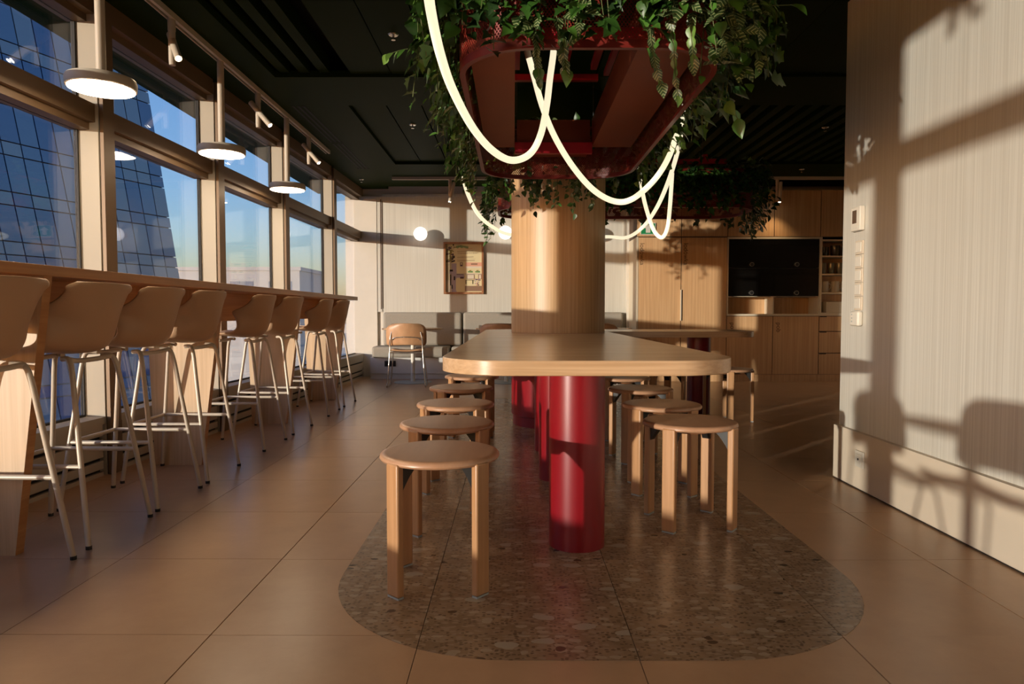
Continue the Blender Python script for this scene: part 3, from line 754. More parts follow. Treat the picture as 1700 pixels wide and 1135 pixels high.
CH = [(-1.335, 8.57, 4, 'wooden shell chair with thin chrome sled legs by the corner window'), (-0.165, 8.57, -3, 'wooden shell chair behind the communal table, beside the column'), (1.03, 8.57, 2, 'wooden shell chair mostly hidden behind the column'),
      (-1.45, -0.05, 182, 'wooden shell chair standing behind the viewpoint, nearer the bar'), (-0.80, 0.04, 95, 'wooden shell chair standing behind the viewpoint, by the table')]
for i, (x, y, a, lb) in enumerate(CH): place(ch, i, (x, y, 0), R(a), lb, 'wooden shell chairs')

# globe sconces
gb = thing('globe_sconce', 'x', 'wall lamp')
MB().sphere((0, 0, 0), 0.095, 32).build('globe', 'globe_glow', gb, 80)
MB().tube([(0, 0.094, 0), (0, 0.17, 0)], 0.02, 14).build('arm', 'brass', gb, 60)
MB().tube([(0, 0.165, 0), (0, 0.178, 0)], 0.05, 20).build('wall_plate', 'brass', gb, 60)
GY = BACKY - 0.18
for i, (px, py) in enumerate(((698, 388), (839, 386), (985, 386))):
    p = at(px, py, GY)
    place(gb, i, p, 0, ('white globe wall lamp left of the framed poster', 'white globe wall lamp between the framed poster and the column', 'white globe wall lamp hidden behind the column')[i].replace('left of', 'on the window side of'), 'globe wall lamps')

# poster
p0 = at(737, 488, BACKY); p1 = at(803, 402, BACKY)
fx0, fz0, fx1, fz1 = p0.x, p0.z, p1.x, p1.z
po = thing('framed_poster', 'framed illustrated poster in a reddish wood frame above the banquette', 'picture', ((fx0 + fx1) / 2, BACKY - 0.02, fz0))
fw = 0.028; y0, y1 = BACKY - 0.045, BACKY
for nm, a in (('frame_stile', (fx0, fx0 + fw, fz0, fz1)), ('frame_stile', (fx1 - fw, fx1, fz0, fz1)), ('frame_rail', (fx0 + fw, fx1 - fw, fz0, fz0 + fw)), ('frame_rail', (fx0 + fw, fx1 - fw, fz1 - fw, fz1))):
    MB().box(a[0], a[1], y0, y1, a[2], a[3]).build(nm, 'frame_wood', po)
cols = dict(cream=(0.62, 0.52, 0.30), pale=(0.60, 0.50, 0.38), green=(0.10, 0.22, 0.08), olive=(0.24, 0.19, 0.06), plum=(0.10, 0.05, 0.06), lilac=(0.36, 0.29, 0.33), salmon=(0.60, 0.30, 0.20), brown=(0.22, 0.13, 0.08), ink=(0.04, 0.025, 0.02), sand=(0.52, 0.42, 0.26))
cn = list(cols)
for k_, c_ in cols.items(): plain('print_' + k_, c_, 0.6, 0, 0.3, 0.03)
ix0, ix1, iz0, iz1 = fx0 + fw, fx1 - fw, fz0 + fw, fz1 - fw
prt = MB(); lay = [0]
def pr(u0, v0, u1, v1, c_, skew=0):
    lay[0] += 1; yy = BACKY - 0.006 - 0.00004 * lay[0]
    X = lambda u: ix0 + u * (ix1 - ix0); Z = lambda v: iz1 - v * (iz1 - iz0)
    prt.add([(X(u0), yy, Z(v1)), (X(u1), yy, Z(v1 - skew)), (X(u1), yy, Z(v0 - skew)), (X(u0), yy, Z(v0))], [(0, 1, 2, 3)], cn.index(c_))
rg = random.Random(5)
pr(0, 0, 1, 1, 'cream'); pr(0, .40, .30, 1, 'lilac'); pr(0, .40, .16, .75, 'sand'); pr(.0, .75, .16, 1, 'pale'); pr(.28, .72, .53, .97, 'cream')
for _ in range(46): u = rg.uniform(0, .22); v = rg.uniform(0, .36); pr(u, v, u + rg.uniform(.03, .09), v + rg.uniform(.015, .05), rg.choice(('olive', 'olive', 'plum', 'sand', 'ink')), rg.uniform(-.01, .02))
for i in range(12): u = .30 + i * .028; pr(u, .02 + .05 * abs(.3 - i / 14), u + .02, .06 + .05 * abs(.3 - i / 14) + rg.uniform(0, .02), 'green')
for v, c_ in ((.10, 'salmon'), (.145, 'brown'), (.20, 'sand'), (.27, 'brown'), (.31, 'sand'), (.345, 'brown')):
    pr(.32, v, rg.uniform(.7, .85), v + .009, c_, .012)
for i in range(14): u = .34 + i * .042; pr(u, .17, u + .012, .19 + rg.uniform(0, .015), 'brown')
pr(.55, .38, 1, .46, 'salmon'); pr(.70, .40, .88, .43, 'brown'); pr(.50, .46, 1, .50, 'pale')
pr(.40, .38, .47, .46, 'plum'); pr(.415, .39, .455, .43, 'cream')
for u in (.62, .82): pr(u, .56, u + .13, .59, 'green'); pr(u + .03, .54, u + .09, .57, 'olive')
pr(.28, .615, 1, .625, 'lilac'); pr(.30, .63, .50, .65, 'ink')
for u, w_ in ((.58, .22), (.90, .10)): pr(u, .63, u + w_, .73, 'brown'); pr(u + .02, .64, u + w_ - .02, .72, 'pale')
pr(.55, .745, .80, .755, 'ink'); pr(.55, .755, .57, .83, 'ink'); pr(.74, .755, .76, .83, 'ink')
for _ in range(22): u = rg.uniform(.76, .95); v = rg.uniform(.72, .86); pr(u, v, u + .03, v + .02, rg.choice(('lilac', 'plum', 'salmon')))
pr(.53, .87, 1, .98, 'brown')
pr(.11, .53, .20, .60, 'ink'); pr(.10, .57, .23, .62, 'lilac'); pr(.12, .63, .15, .86, 'ink', 0); pr(.16, .85, .19, .93, 'ink'); pr(.22, .67, .26, .75, 'ink'); pr(.30, .64, .52, .70, 'lilac'); pr(.40, .68, .50, .72, 'plum')
prt.build('print', ['print_' + k_ for k_ in cn], po)

# ================================================================ KITCHEN
def kx(px): return (px - 853) / FPX * KY
def kz(py): return at(1200, py, KY).z
KD = BACKY - 0.01
def carcass(name, label, cat, a, b, z0, z1, group=None):
    t = thing(name, label, cat, ((a + b) / 2, KY, z0), group)
    MB().box(a, b, KY + 0.022, KD, z0, z1).build('carcass', 'groove_brown', t)
    return t
def front(t, a, b, z0, z1, name='door', g=0.0055): return MB().box(a + g, b - g, KY, KY + 0.02, z0 + g, z1 - g).build(name, 'oak_cabinet', t, None, 0.0015)
def letter(t, txt, x, ztop, size):
    cu = bpy.data.curves.new('lettering', 'FONT'); cu.body = txt; cu.size = size; cu.extrude = 0.0005
    tmp = bpy.data.objects.new('lettering', cu); C.objects.link(tmp)
    me = bpy.data.meshes.new_from_object(tmp.evaluated_get(bpy.context.evaluated_depsgraph_get()))
    bpy.data.objects.remove(tmp)
    me.materials.clear(); me.materials.append(MATS['letter_ink'])
    o = bpy.data.objects.new('lettering', me); C.objects.link(o); o.parent = t; l = WLOC[t]
    o.location = (x - l[0], KY - 0.0015 - l[1], ztop - l[2])
    # read downwards: text x axis -> -Z, text y axis -> +X
    o.rotation_euler = Matrix(((0, 1, 0), (0, 0, -1), (-1, 0, 0))).to_euler()
    return o
ztop, zup, zct, ztoe = kz(315), kz(393), kz(523), kz(621.5)
xk = [kx(p) for p in (1056, 1130, 1206, 1282.5, 1359)] + [kx(1359) + 0.615, 5.14]
for i in range(6):
    t = carcass('wall_cabinet', 'oak upper cabinet door close under the ceiling, %s' % ('behind the exit sign', 'above the second fridge door', 'above the ovens, beside the fridge side', 'above the ovens, beside the crockery shelf side', 'above the open crockery shelf', 'in the hidden kitchen corner')[i], 'cabinet', xk[i], xk[i + 1], zup, ztop, 'upper kitchen cabinets')
    front(t, xk[i], xk[i + 1], zup, ztop)
t = carcass('tall_cabinet', 'tall oak fridge cabinet with two full height doors and a slim pull', 'cabinet', xk[0] + .021, xk[2] - .001, 0.10, zup - 0.004)
d1 = front(t, xk[0] + 0.02, xk[1], ztoe, zup - 0.002); d2 = front(t, xk[1], xk[2], ztoe, zup - 0.002)
MB().box(xk[1] - 0.012, xk[1] + 0.001, KY - 0.022, KY, kz(532), kz(481)).build('handle', 'shelf_cream', d1)
MB().box(xk[1] + 0.001, xk[1] + 0.018, KY - 0.002, KY + 0.0005, kz(532), kz(481)).build('handle_recess', 'dark_gap', d2)
MB().box(xk[0], xk[0] + 0.02, KY - 0.004, KD, 0.0, zup - 0.002).build('end_panel', 'shelf_cream', t)
MB().box(xk[0] + 0.02, xk[2], KY + 0.012, KY + 0.03, 0, ztoe).build('toe_board', 'oak_cabinet', t)
letter(t, 'lodówka', xk[0] + 0.045, kz(403), 0.085); letter(t, 'lodówka', xk[1] + 0.03, kz(403), 0.085)
# ovens 2 x 2
oz = [kz(492), kz(444.5), kz(396.5)]
for i in range(2):
    for j in range(2):
        a, b = (kx(1208), kx(1282.3))[i], (kx(1282.7), kx(1357))[i]
        ul = ('upper' if j else 'lower', 'beside the tall cabinet' if i == 0 else 'beside the open shelves')
        ov = thing('built_in_oven', 'black glass built-in oven, %s one %s' % ul, 'oven', ((a + b) / 2, KY, oz[j]), 'built-in ovens')
        MB().box(a, b, KY + 0.01, KY + 0.5, oz[j] + .002, oz[j + 1] - .002).build('body', 'black_plastic', ov)
        MB().box(a + .002, b - .002, KY - 0.008, KY + 0.01, oz[j] + .004, oz[j + 1] - 0.085).build('glass_door', 'black_glass', ov)
        cp = MB().box(a + .002, b - .002, KY - 0.008, KY + 0.01, oz[j + 1] - 0.082, oz[j + 1] - .004).build('control_panel', 'black_glass', ov)
        zc = kz(439) if j == 1 else kz(486)
        MB().tube([((a + b) / 2, KY - 0.03, zc), ((a + b) / 2, KY - 0.008, zc)], 0.030, 20).build('dial', 'chrome', ov, 40)
        MB().tube([((a + b) / 2, KY - 0.032, zc), ((a + b) / 2, KY - 0.029, zc)], 0.022, 20).build('dial_cap', 'black_plastic', ov, 40)
        MB().box(a + 0.04, b - 0.04, KY - 0.010, KY - 0.008, zc - 0.055, zc - 0.050).build('trim_line', 'dark_gap', ov)
# surround and niches
t = thing('niche_unit', 'pale open niche shelf with two compartments under the ovens', 'shelf', (kx(1282), KY, kz(521)))
nz0, nz1 = kz(521), kz(493)
MB().box(xk[2], xk[4], KY + 0.30, KY + 0.32, nz0, nz1).build('back_board', 'oak_cabinet', t)
for a, b in ((xk[2], xk[2] + .016), (kx(1282.5) - .008, kx(1282.5) + .008), (xk[4] - .016, xk[4])): MB().box(a, b, KY, KY + 0.30, nz0, nz1).build('divider', 'shelf_cream', t)
MB().box(xk[2], xk[4], KY - 0.002, KY + 0.30, nz1, nz1 + 0.012).build('top_board', 'shelf_cream', t)
t2 = thing('oven_surround', 'pale slim frame around the block of black ovens', 'frame', (kx(1282), KY, kz(492)))
MB().box(xk[2], kx(1208) - .001, KY - 0.004, KD, nz1 + .012, zup - 0.002).build('side_strip', 'shelf_cream', t2)
MB().box(kx(1357) + .001, xk[4], KY - 0.004, KD, nz1 + .012, zup - 0.002).build('side_strip', 'shelf_cream', t2)
MB().box(kx(1208), kx(1357), KY - 0.004, KD, oz[2], zup - 0.002).build('top_strip', 'shelf_cream', t2)
# worktop
tag(MB().box(xk[2] - 0.002, 5.15, KY - 0.012, KD, kz(524.2), kz(521)).build('worktop', 'shelf_cream', None, None, 0.001), 'thin pale worktop strip running along the kitchen base cabinets', 'worktop')
zw = kz(524.4)
LBL = ('oak base cabinet door beside the tall fridge cabinet', 'oak base cabinet door beside the drawer unit')
for i in (0, 1):
    t = carcass('base_cabinet', LBL[i], 'cabinet', xk[2 + i] + .001, xk[3 + i] - .001, ztoe, zw, 'kitchen base cabinets')
    front(t, xk[2 + i], xk[3 + i], ztoe, zw)
    MB().box(xk[2 + i] + .001, xk[3 + i] - .001, KY + 0.012, KY + 0.03, 0, ztoe).build('toe_board', 'oak_cabinet', t)
    letter(t, 'pob', xk[2 + i] + 0.05, kz(535), 0.085)
for i in (4, 5):
    t = carcass('drawer_unit', ('oak drawer unit with three drawers under the open crockery shelf', 'oak drawer unit hidden behind the partition wall')[i - 4], 'cabinet', xk[i] + .001, (xk + [5.15])[i + 1] - .001, ztoe, zw, 'kitchen drawer units')
    zs = [ztoe, kz(586), kz(550), zw]
    for k in range(3):
        d = front(t, xk[i], (xk + [5.15])[i + 1], zs[k], zs[k + 1], 'drawer')
        MB().box(xk[i] + 0.01, xk[i] + 0.10, KY - 0.003, KY + .001, zs[k + 1] - 0.014, zs[k + 1] - 0.004).build('pull', 'dark_gap', d)
    MB().box(xk[i] + .001, (xk + [5.15])[i + 1] - .001, KY + 0.012, KY + 0.03, 0, ztoe).build('toe_board', 'oak_cabinet', t)
# open shelf
a, b = xk[4] + .003, xk[5]
sh = thing('crockery_shelf', 'open cream shelf unit holding jars, glasses and mugs beside the ovens', 'shelf', ((a + b) / 2, KY, kz(520.5)))
z0, z1 = kz(520.5), zup - 0.004
MB().box(a, a + 0.022, KY - 0.004, KY + 0.32, z0, z1).build('side_board', 'shelf_cream', sh); MB().box(b - 0.022, b, KY - .004, KY + 0.32, z0, z1).build('side_board', 'shelf_cream', sh)
MB().box(a, b, KY + 0.32, KY + 0.34, z0, z1).build('back_board', 'oak_cabinet', sh)
for py in (398, 425, 455, 486): zz = kz(py); MB().box(a + .022, b - .022, KY - 0.002, KY + 0.32, zz - 0.012, zz + 0.006).build('shelf_board', 'shelf_cream', sh)
MB().box(a + .022, b - .022, KY - 0.002, KY + 0.32, z0, z0 + 0.012).build('shelf_board', 'shelf_cream', sh)
def mug(x, z, h, r, name, m, label, cat, grp, handle=True):
    t = thing(name, label, cat, (x, KY + 0.10, z), grp)
    MB().lathe([(r * .85, z), (r, z + h * .15), (r, z + h), (r * .9, z + h), (r * .88, z + h * .2), (0.001, z + h * .15)], x, KY + 0.10, 20, cap=False).build('body', m, t, 40)
    if handle: MB().tube([(x + r * .9, KY + .09, z + h * .8), (x + r * 1.5, KY + .08, z + h * .75), (x + r * 1.55, KY + .08, z + h * .4), (x + r * .95, KY + .09, z + h * .25)], 0.008, 8).build('handle', m, t, 40)
    return t
for k in range(3): mug(a + 0.10 + k * 0.14, kz(486) + 0.0065, 0.15, 0.055, 'mug', 'mug_cream', '%s cream mug from the ovens on the crockery shelf under the glasses' % ORD[k], 'mug', 'mugs on the crockery shelf')
for k in range(4): mug(a + 0.08 + k * 0.11, kz(455) + 0.0065, 0.15, 0.040, 'drinking_glass', 'glass_jar', '%s dim drinking glass from the ovens, on the shelf above the mugs' % ORD[k], 'glass', 'glasses on the crockery shelf', False)
for k in range(3): mug(a + 0.09 + k * 0.15, kz(425) + 0.0065, 0.12 + .02 * (k % 2), 0.060, 'storage_jar', 'bottle_dark', '%s dark jar from the ovens on the top crockery shelf' % ORD[k], 'jar', 'jars on the crockery shelf', False)
for k in range(2):
    x = a + 0.10 + k * 0.30; tag(MB().box(x, x + 0.26, KY + 0.03, KY + 0.25, z0 + 0.0125, z0 + 0.16).build('storage_box', 'shelf_cream', None, None, 0.006), '%s cream storage box from the ovens on the bottom crockery shelf' % ORD[k], 'box', 'boxes on the crockery shelf')
# exit sign
ex = thing('exit_sign', 'green and white exit sign above the tall fridge cabinet', 'sign', (kx(1072), KY, kz(390)))
sx0, sx1, sz0, sz1 = kx(1062.5), kx(1085.5), kz(388.5), kz(371)
MB().box(sx0 - .008, sx1 + .008, KY - 0.018, KY - .001, sz0 - .008, sz1 + .008).build('plate', 'white_plastic', ex)
MB().box(sx0, sx1, KY - 0.0195, KY - 0.018, sz0, sz1).build('green_face', 'sign_green', ex)
cxm = (sx0 + sx1) / 2; hz = sz1 - sz0
MB().add([(cxm - .03, KY - .0205, sz0 + hz * .12), (cxm + .03, KY - .0205, sz0 + hz * .12), (cxm + .03, KY - .0205, sz0 + hz * .55), (cxm + .065, KY - .0205, sz0 + hz * .55), (cxm, KY - .0205, sz0 + hz * .92), (cxm - .065, KY - .0205, sz0 + hz * .55), (cxm - .03, KY - .0205, sz0 + hz * .55)], [(0, 1, 2, 3, 4, 5, 6)]).build('arrow', 'white_plastic', ex)

# ================================================================ RIGHT WALL FITTINGS
def rwall(px, py):
    """point on the right partition face"""
    d = CAMR @ Vector(((px - 850) / FPX, (567.5 - py) / FPX, -1)); k = X_R / d.x
    return Vector((0, 0, H)) + d * k
a = rwall(1421, 385); b = rwall(1437, 341)
ic = thing('intercom_panel', 'small cream wall intercom with a dark screen on the wood partition', 'intercom', (X_R, (a.y + b.y) / 2, a.z))
MB().box(X_R - 0.028, X_R - .0005, b.y, a.y, a.z, b.z).build('body', 'white_plastic', ic, None, 0.004)
MB().box(X_R - 0.030, X_R - 0.028, b.y + .035, a.y - .018, b.z - 0.085, b.z - 0.018).build('screen', 'groove_brown', ic)
MB().box(X_R - 0.0295, X_R - 0.028, b.y + .02, a.y - .015, a.z + 0.012, b.z - 0.095).build('lower_cover', 'white_plastic', ic)
zt = rwall(1428, 399).z; zb = rwall(1428, 515).z; n = 5; hh = (zt - zb) / n; ya, yb = rwall(1434, 450).y, rwall(1421.5, 450).y
for k in range(n):
    s = thing('light_switch', '%s cream square light switch from the top, in the row under the intercom' % ORD[4 - k], 'switch', (X_R, (ya + yb) / 2, zb + k * hh), 'light switches on the partition')
    MB().box(X_R - 0.008, X_R - .0005, ya, yb, zb + k * hh + .001, zb + (k + 1) * hh - .001).build('plate', 'plinth_paint', s, None, 0.002)
    MB().box(X_R - 0.013, X_R - 0.008, ya + .010, yb - .010, zb + k * hh + .010, zb + (k + 1) * hh - .010).build('rocker', 'white_plastic', s, None, 0.002)
z1 = zb - 0.004; z0 = rwall(1428, 541).z
s = thing('thermostat', 'small rounded cream thermostat below the light switches', 'thermostat', (X_R, (ya + yb) / 2, z0))
MB().box(X_R - 0.030, X_R - .0005, ya - .006, yb + .004, z0, z1).build('body', 'white_plastic', s, None, 0.010, 3)
for k in range(3): MB().box(X_R - 0.0315, X_R - 0.0295, yb - .028, yb - .018, z0 + .02 + k * .018, z0 + .027 + k * .018).build('button', 'glide_grey', s)
a = rwall(1414, 778); b = rwall(1427, 755)
s = thing('wall_socket', 'cream power socket with a plug on the low plinth board', 'outlet', (X_R - .027, a.y, a.z))
py_ = 3.49; pz_ = 0.165
MB().box(X_R - 0.037, X_R - 0.0275, py_ - .042, py_ + .042, pz_ - .042, pz_ + .042).build('plate', 'white_plastic', s, None, 0.003)
MB().box(X_R - 0.041, X_R - 0.037, py_ - .026, py_ + .026, pz_ - .026, pz_ + .026).build('insert', 'white_plastic', s, None, 0.002)
MB().tube([(X_R - .043, py_, pz_), (X_R - .041, py_, pz_)], 0.006, 10).build('pin_hole', 'dark_gap', s)

# ================================================================ HANGING PLANTERS
RIMZ = 1.855
def strip(poly, z0, z1, name, mat, parent, inner=0.0):
    """upright band following a closed outline, with uv for the perforation"""
    n = len(poly); vs = []; fs = []; us = [0]
    for i in range(n):
        a, b = poly[i], poly[(i + 1) % n]; us.append(us[-1] + math.hypot(b[0] - a[0], b[1] - a[1]))
    for i in range(n + 1):
        x, y = poly[i % n]; vs += [(x, y, z0), (x, y, z1)]
    for i in range(n): fs.append((2 * i, 2 * i + 2, 2 * i + 3, 2 * i + 1))
    o = MB().add(vs, fs).build(name, mat, parent, 60)
    uvl = o.data.uv_layers.new(name='UVMap')
    for lp in o.data.loops:
        vi = lp.vertex_index; uvl.data[lp.index].uv = (us[vi // 2], (z0, z1)[vi % 2])
    return o
def ring(outer, inner, z0, z1, name, mat, parent):
    n = len(outer); vs = []; fs = []
    for p, q in zip(outer, inner): vs += [(p[0], p[1], z0), (p[0], p[1], z1), (q[0], q[1], z0), (q[0], q[1], z1)]
    for i in range(n):
        a = 4 * i; b = 4 * ((i + 1) % n)
        fs += [(a, b, b + 1, a + 1), (a + 2, a + 3, b + 3, b + 2), (a, a + 2, b + 2, b), (a + 1, b + 1, b + 3, a + 3)]
    return MB().add(vs, fs).build(name, mat, parent, 50)
def make_planter(name, label, x0, x1, y0, y1, r, ztop, frame):
    t = thing(name, label, 'planter', ((x0 + x1) / 2, (y0 + y1) / 2, RIMZ), 'hanging planters')
    out = rrect(x0, x1, y0, y1, r, 12); inn = rrect(x0 + .022, x1 - .022, y0 + .022, y1 - .022, r - .022, 12)
    ring(out, inn, RIMZ, RIMZ + 0.012, 'rim_flange', 'planter_red', t)
    in2 = rrect(x0 + .004, x1 - .004, y0 + .004, y1 - .004, r - .004, 12)
    ring(out, in2, RIMZ + 0.012, RIMZ + 0.030, 'rim_band', 'planter_red', t)
    strip(out, RIMZ + 0.030, ztop, 'perforated_skirt', 'perforated_red', t)
    ring(rrect(x0 - .006, x1 + .006, y0 - .006, y1 + .006, r + .006, 12), in2, ztop, ztop + 0.02, 'top_rail', 'planter_red', t)
    for (a, b, c_, d) in frame['troughs']:
        tt = MB()
        tt.box(a, b, c_, d, RIMZ + .145, RIMZ + .16)
        tt.box(a, a + .01, c_, d, RIMZ + .16, ztop - .02); tt.box(b - .01, b, c_, d, RIMZ + .16, ztop - .02)
        tt.box(a + .01, b - .01, c_, c_ + .01, RIMZ + .16, ztop - .02); tt.box(a + .01, b - .01, d - .01, d, RIMZ + .16, ztop - .02)
        tr_ = tt.build('trough', 'planter_rust', t)
        MB().box(a + .01, b - .01, c_ + .01, d - .01, RIMZ + .16, ztop - .06).build('soil', 'soil', tr_)
    for (a, b, c_, d, z0, z1) in frame['bars']: MB().box(a, b, c_, d, z0, z1).build('frame_bar', 'bar_red', t)
    for (x, y) in frame['hang']: MB().tube([(x, y, ztop + .01), (x, y, CEIL + .03)], 0.0025, 6).build('hanging_wire', 'black_plastic', t)
    return t
PX0, PX1, PY0, PY1 = -0.215, 0.795, 2.46, 4.85
pl1 = make_planter('hanging_planter', 'red perforated metal hanging planter with rounded corners above the communal table', PX0, PX1, PY0, PY1, 0.30, 2.20,
    dict(troughs=[(-0.185, 0.005, 2.75, 4.52), (0.51, 0.765, 2.75, 4.52), (0.02, 0.50, 4.53, 4.80)],
         bars=[(0.006, 0.51, 2.70, 2.73, RIMZ + .10, RIMZ + .17), (-0.2, 0.79, 3.55, 3.59, 2.32, 2.36), (0.0, 0.04, 2.6, 4.7, 2.56, 2.60), (0.52, 0.56, 2.6, 4.7, 2.56, 2.60), (0.0, 0.56, 4.60, 4.64, 2.46, 2.50), (0.31, 0.345, 3.9, 4.62, 2.47, 2.50), (0.60, 0.635, 4.0, 4.64, 2.50, 2.53), (0.006, 0.51, 4.49, 4.53, RIMZ + .10, RIMZ + .17)],
         hang=[(0.02, 2.6), (0.54, 2.6), (0.02, 4.7), (0.54, 4.7)]))
QX0, QX1, QY0, QY1 = -0.15, 2.20, 6.12, 6.90
pl2 = make_planter('hanging_planter', 'red metal hanging planter of dark leafy plants behind the column above the side table', QX0, QX1, QY0, QY1, 0.28, 2.18,
    dict(troughs=[(0.2, 1.95, 6.16, 6.36), (0.2, 1.95, 6.66, 6.86)],
         bars=[(1.0, 1.88, 6.10, 6.15, 2.235, 2.275), (0.3, 0.34, 6.2, 6.8, 2.3, 2.34), (1.7, 1.74, 6.2, 6.8, 2.3, 2.34)],
         hang=[(0.32, 6.3), (1.72, 6.3), (0.32, 6.8), (1.72, 6.8)]))

# ---- leaves
def leaf_mesh(kind, mat):
    mb = MB()
    if kind == 'ovate': prof = [(0, 0.02), (0.15, 0.20), (0.35, 0.31), (0.55, 0.29), (0.78, 0.16), (1.0, 0.0)]
    elif kind == 'heart': prof = [(-0.06, 0.16), (0.08, 0.36), (0.30, 0.42), (0.55, 0.33), (0.80, 0.15), (1.0, 0.0)]
    elif kind == 'ivy': prof = [(-0.05, 0.14), (0.10, 0.48), (0.28, 0.28), (0.48, 0.40), (0.62, 0.20), (1.0, 0.0)]
    else: prof = [(0, 0.02), (0.2, 0.12), (0.45, 0.15), (0.7, 0.11), (0.88, 0.05), (1.0, 0.0)]
    vs = []; fs = []
    for y, w_ in prof:
        z = -0.22 * max(0, y) ** 2 + 0.0
        vs += [(-w_, y, z + 0.35 * w_), (0, y, z), (w_, y, z + 0.35 * w_)]
    for i in range(len(prof) - 1):
        a = 3 * i; fs += [(a, a + 1, a + 4, a + 3), (a + 1, a + 2, a + 5, a + 4)]
    return mb.add(vs, fs).mesh('leaf', mat, 60), vs, fs
LEAF = {}
for kd in ('ovate', 'heart', 'ivy', 'lance'):
    for mi in range(5): LEAF[(kd, mi)] = leaf_mesh(kd, 'leaf_%d' % mi)
def leaf_matrix(p, tip, nrm, size):
    t = tip.normalized(); n = (nrm - t * nrm.dot(t))
    n = n.normalized() if n.length > 1e-4 else t.orthogonal().normalized()
    x = t.cross(n)
    return Matrix(((x.x * size, t.x * size, n.x * size, p.x), (x.y * size, t.y * size, n.y * size, p.y), (x.z * size, t.z * size, n.z * size, p.z), (0, 0, 0, 1)))
def grow(root, outward, along, rg, vines, vlen, step, size, kinds, mats, joined, bush, spread, rise=0.12, reach=(0.06, 0.18)):
    """one plant rooted at root; trailing vines over the edge plus a bushy crown"""
    name = rg.choice(('trailing_plant',))
    t = thing(name, 'x', 'plant', root)
    stems = MB(); J = {}
    def put(p, tip, nrm, sz):
        kd = rg.choice(kinds); mi = rg.choice(mats); M = leaf_matrix(p, tip, nrm, sz)
        if joined:
            me, vs, fs = LEAF[(kd, mi)]; J.setdefault(mi, MB()).add([M @ Vector(v) for v in vs], fs)
        else:
            o = bpy.data.objects.new('leaf', LEAF[(kd, mi)][0]); C.objects.link(o); o.parent = t
            M2 = M.copy(); M2.translation = M.translation - Vector(root); o.matrix_local = M2
    for _ in range(vines):
        off = along * rg.uniform(-spread, spread)
        p = Vector(root) + off; pts = [p.copy()]
        reach_ = rg.uniform(*reach); top = p + outward * reach_ * 0.6 + Vector((0, 0, rg.uniform(0.3, 1.0) * rise))
        end = p + outward * (reach_ + rg.uniform(0, .05)) + along * rg.uniform(-.08, .08) + Vector((0, 0, -rg.uniform(*vlen)))
        mid = top.lerp(end, 0.5) + outward * rg.uniform(0.01, 0.05)
        path = catmull([p, top, mid, end], 6)
        stems.tube(path, 0.0018, 4)
        d = 0
        for i in range(1, len(path)):
            seg = path[i] - path[i - 1]; d += seg.length
            while d > step:
                d -= step
                q = path[i] + Vector((rg.gauss(0, .012), rg.gauss(0, .012), rg.gauss(0, .01)))
                sd = outward * rg.uniform(0.1, 1.0) + along * rg.uniform(-1, 1) + Vector((0, 0, rg.uniform(-1.1, 0.15)))
                nr = outward * rg.uniform(0.2, 1.0) + Vector((0, 0, rg.uniform(.1, 1.0))) + along * rg.uniform(-.5, .5)
                put(q, sd, nr, size * rg.uniform(0.65, 1.25))
    for _ in range(bush):
        q = Vector(root) + along * rg.uniform(-spread, spread) + outward * rg.uniform(-.10, .13) + Vector((0, 0, rg.uniform(-.06, rise * 1.7)))
        sd = outward * rg.uniform(-.4, 1.0) + along * rg.uniform(-1, 1) + Vector((0, 0, rg.uniform(-.7, .8)))
        nr = Vector((rg.uniform(-.6, .6), rg.uniform(-.6, .6), 1)) + outward * .5
        put(q, sd, nr, size * rg.uniform(0.7, 1.35))
    stems.build('stems', 'stem_green', t)
    for mi, mb in J.items(): tag(mb.build('foliage', 'leaf_%d' % mi, t, 60), kind='stuff')
    return t
rg = random.Random(11)
FR, LF, RT, BK = Vector((0, -1, 0)), Vector((-1, 0, 0)), Vector((1, 0, 0)), Vector((0, 1, 0))
AX, AY = Vector((1, 0, 0)), Vector((0, 1, 0))
def lab(t, s, g): t['label'] = s; t['group'] = g
G1 = 'trailing plants in the planter above the communal table'
for i, x in enumerate((-0.16, 0.02, 0.18, 0.34, 0.50, 0.66, 0.76)):          # front edge
    yy = 2.49 + (0.07 if i in (0, 6) else 0)
    kinds, mats = ((('ivy', 'heart'), (0, 1, 3)), (('ivy', 'lance'), (1, 0, 3)), (('ovate', 'ivy'), (4, 1, 0)), (('heart', 'ivy'), (0, 1, 3)), (('ivy', 'ovate'), (0, 1, 4)), (('ovate', 'heart'), (4, 4, 1)), (('ovate', 'ovate'), (4, 4, 1)))[i]
    t = grow((x, yy, 2.20), FR, AX, rg, 15, (0.10, (0.36, 0.30, 0.36, 0.34, 0.30, 0.44, 0.46)[i]), 0.024, 0.062, kinds, mats, False, 36, 0.10, 0.12, (0.03, 0.12))
    lab(t, '%s leafy plant along the front planter edge, counted from the window corner' % ORD[i], G1)
for i, y in enumerate((2.62, 2.95, 3.30, 3.70, 4.10, 4.50, 4.80)):            # window side
    t = grow((-0.20, y, 2.20), LF, AY, rg, 14, (0.12, 0.50), 0.025, 0.056, (('heart', 'ivy'), ('lance', 'ivy'), ('ivy', 'ovate'))[i % 3], ((0, 1, 2), (1, 2, 0), (0, 1, 3))[i % 3], False, 26, 0.16, 0.10, (0.03, 0.14))
    lab(t, '%s leafy plant along the window side of the table planter, counted from its front' % ORD[i], G1)
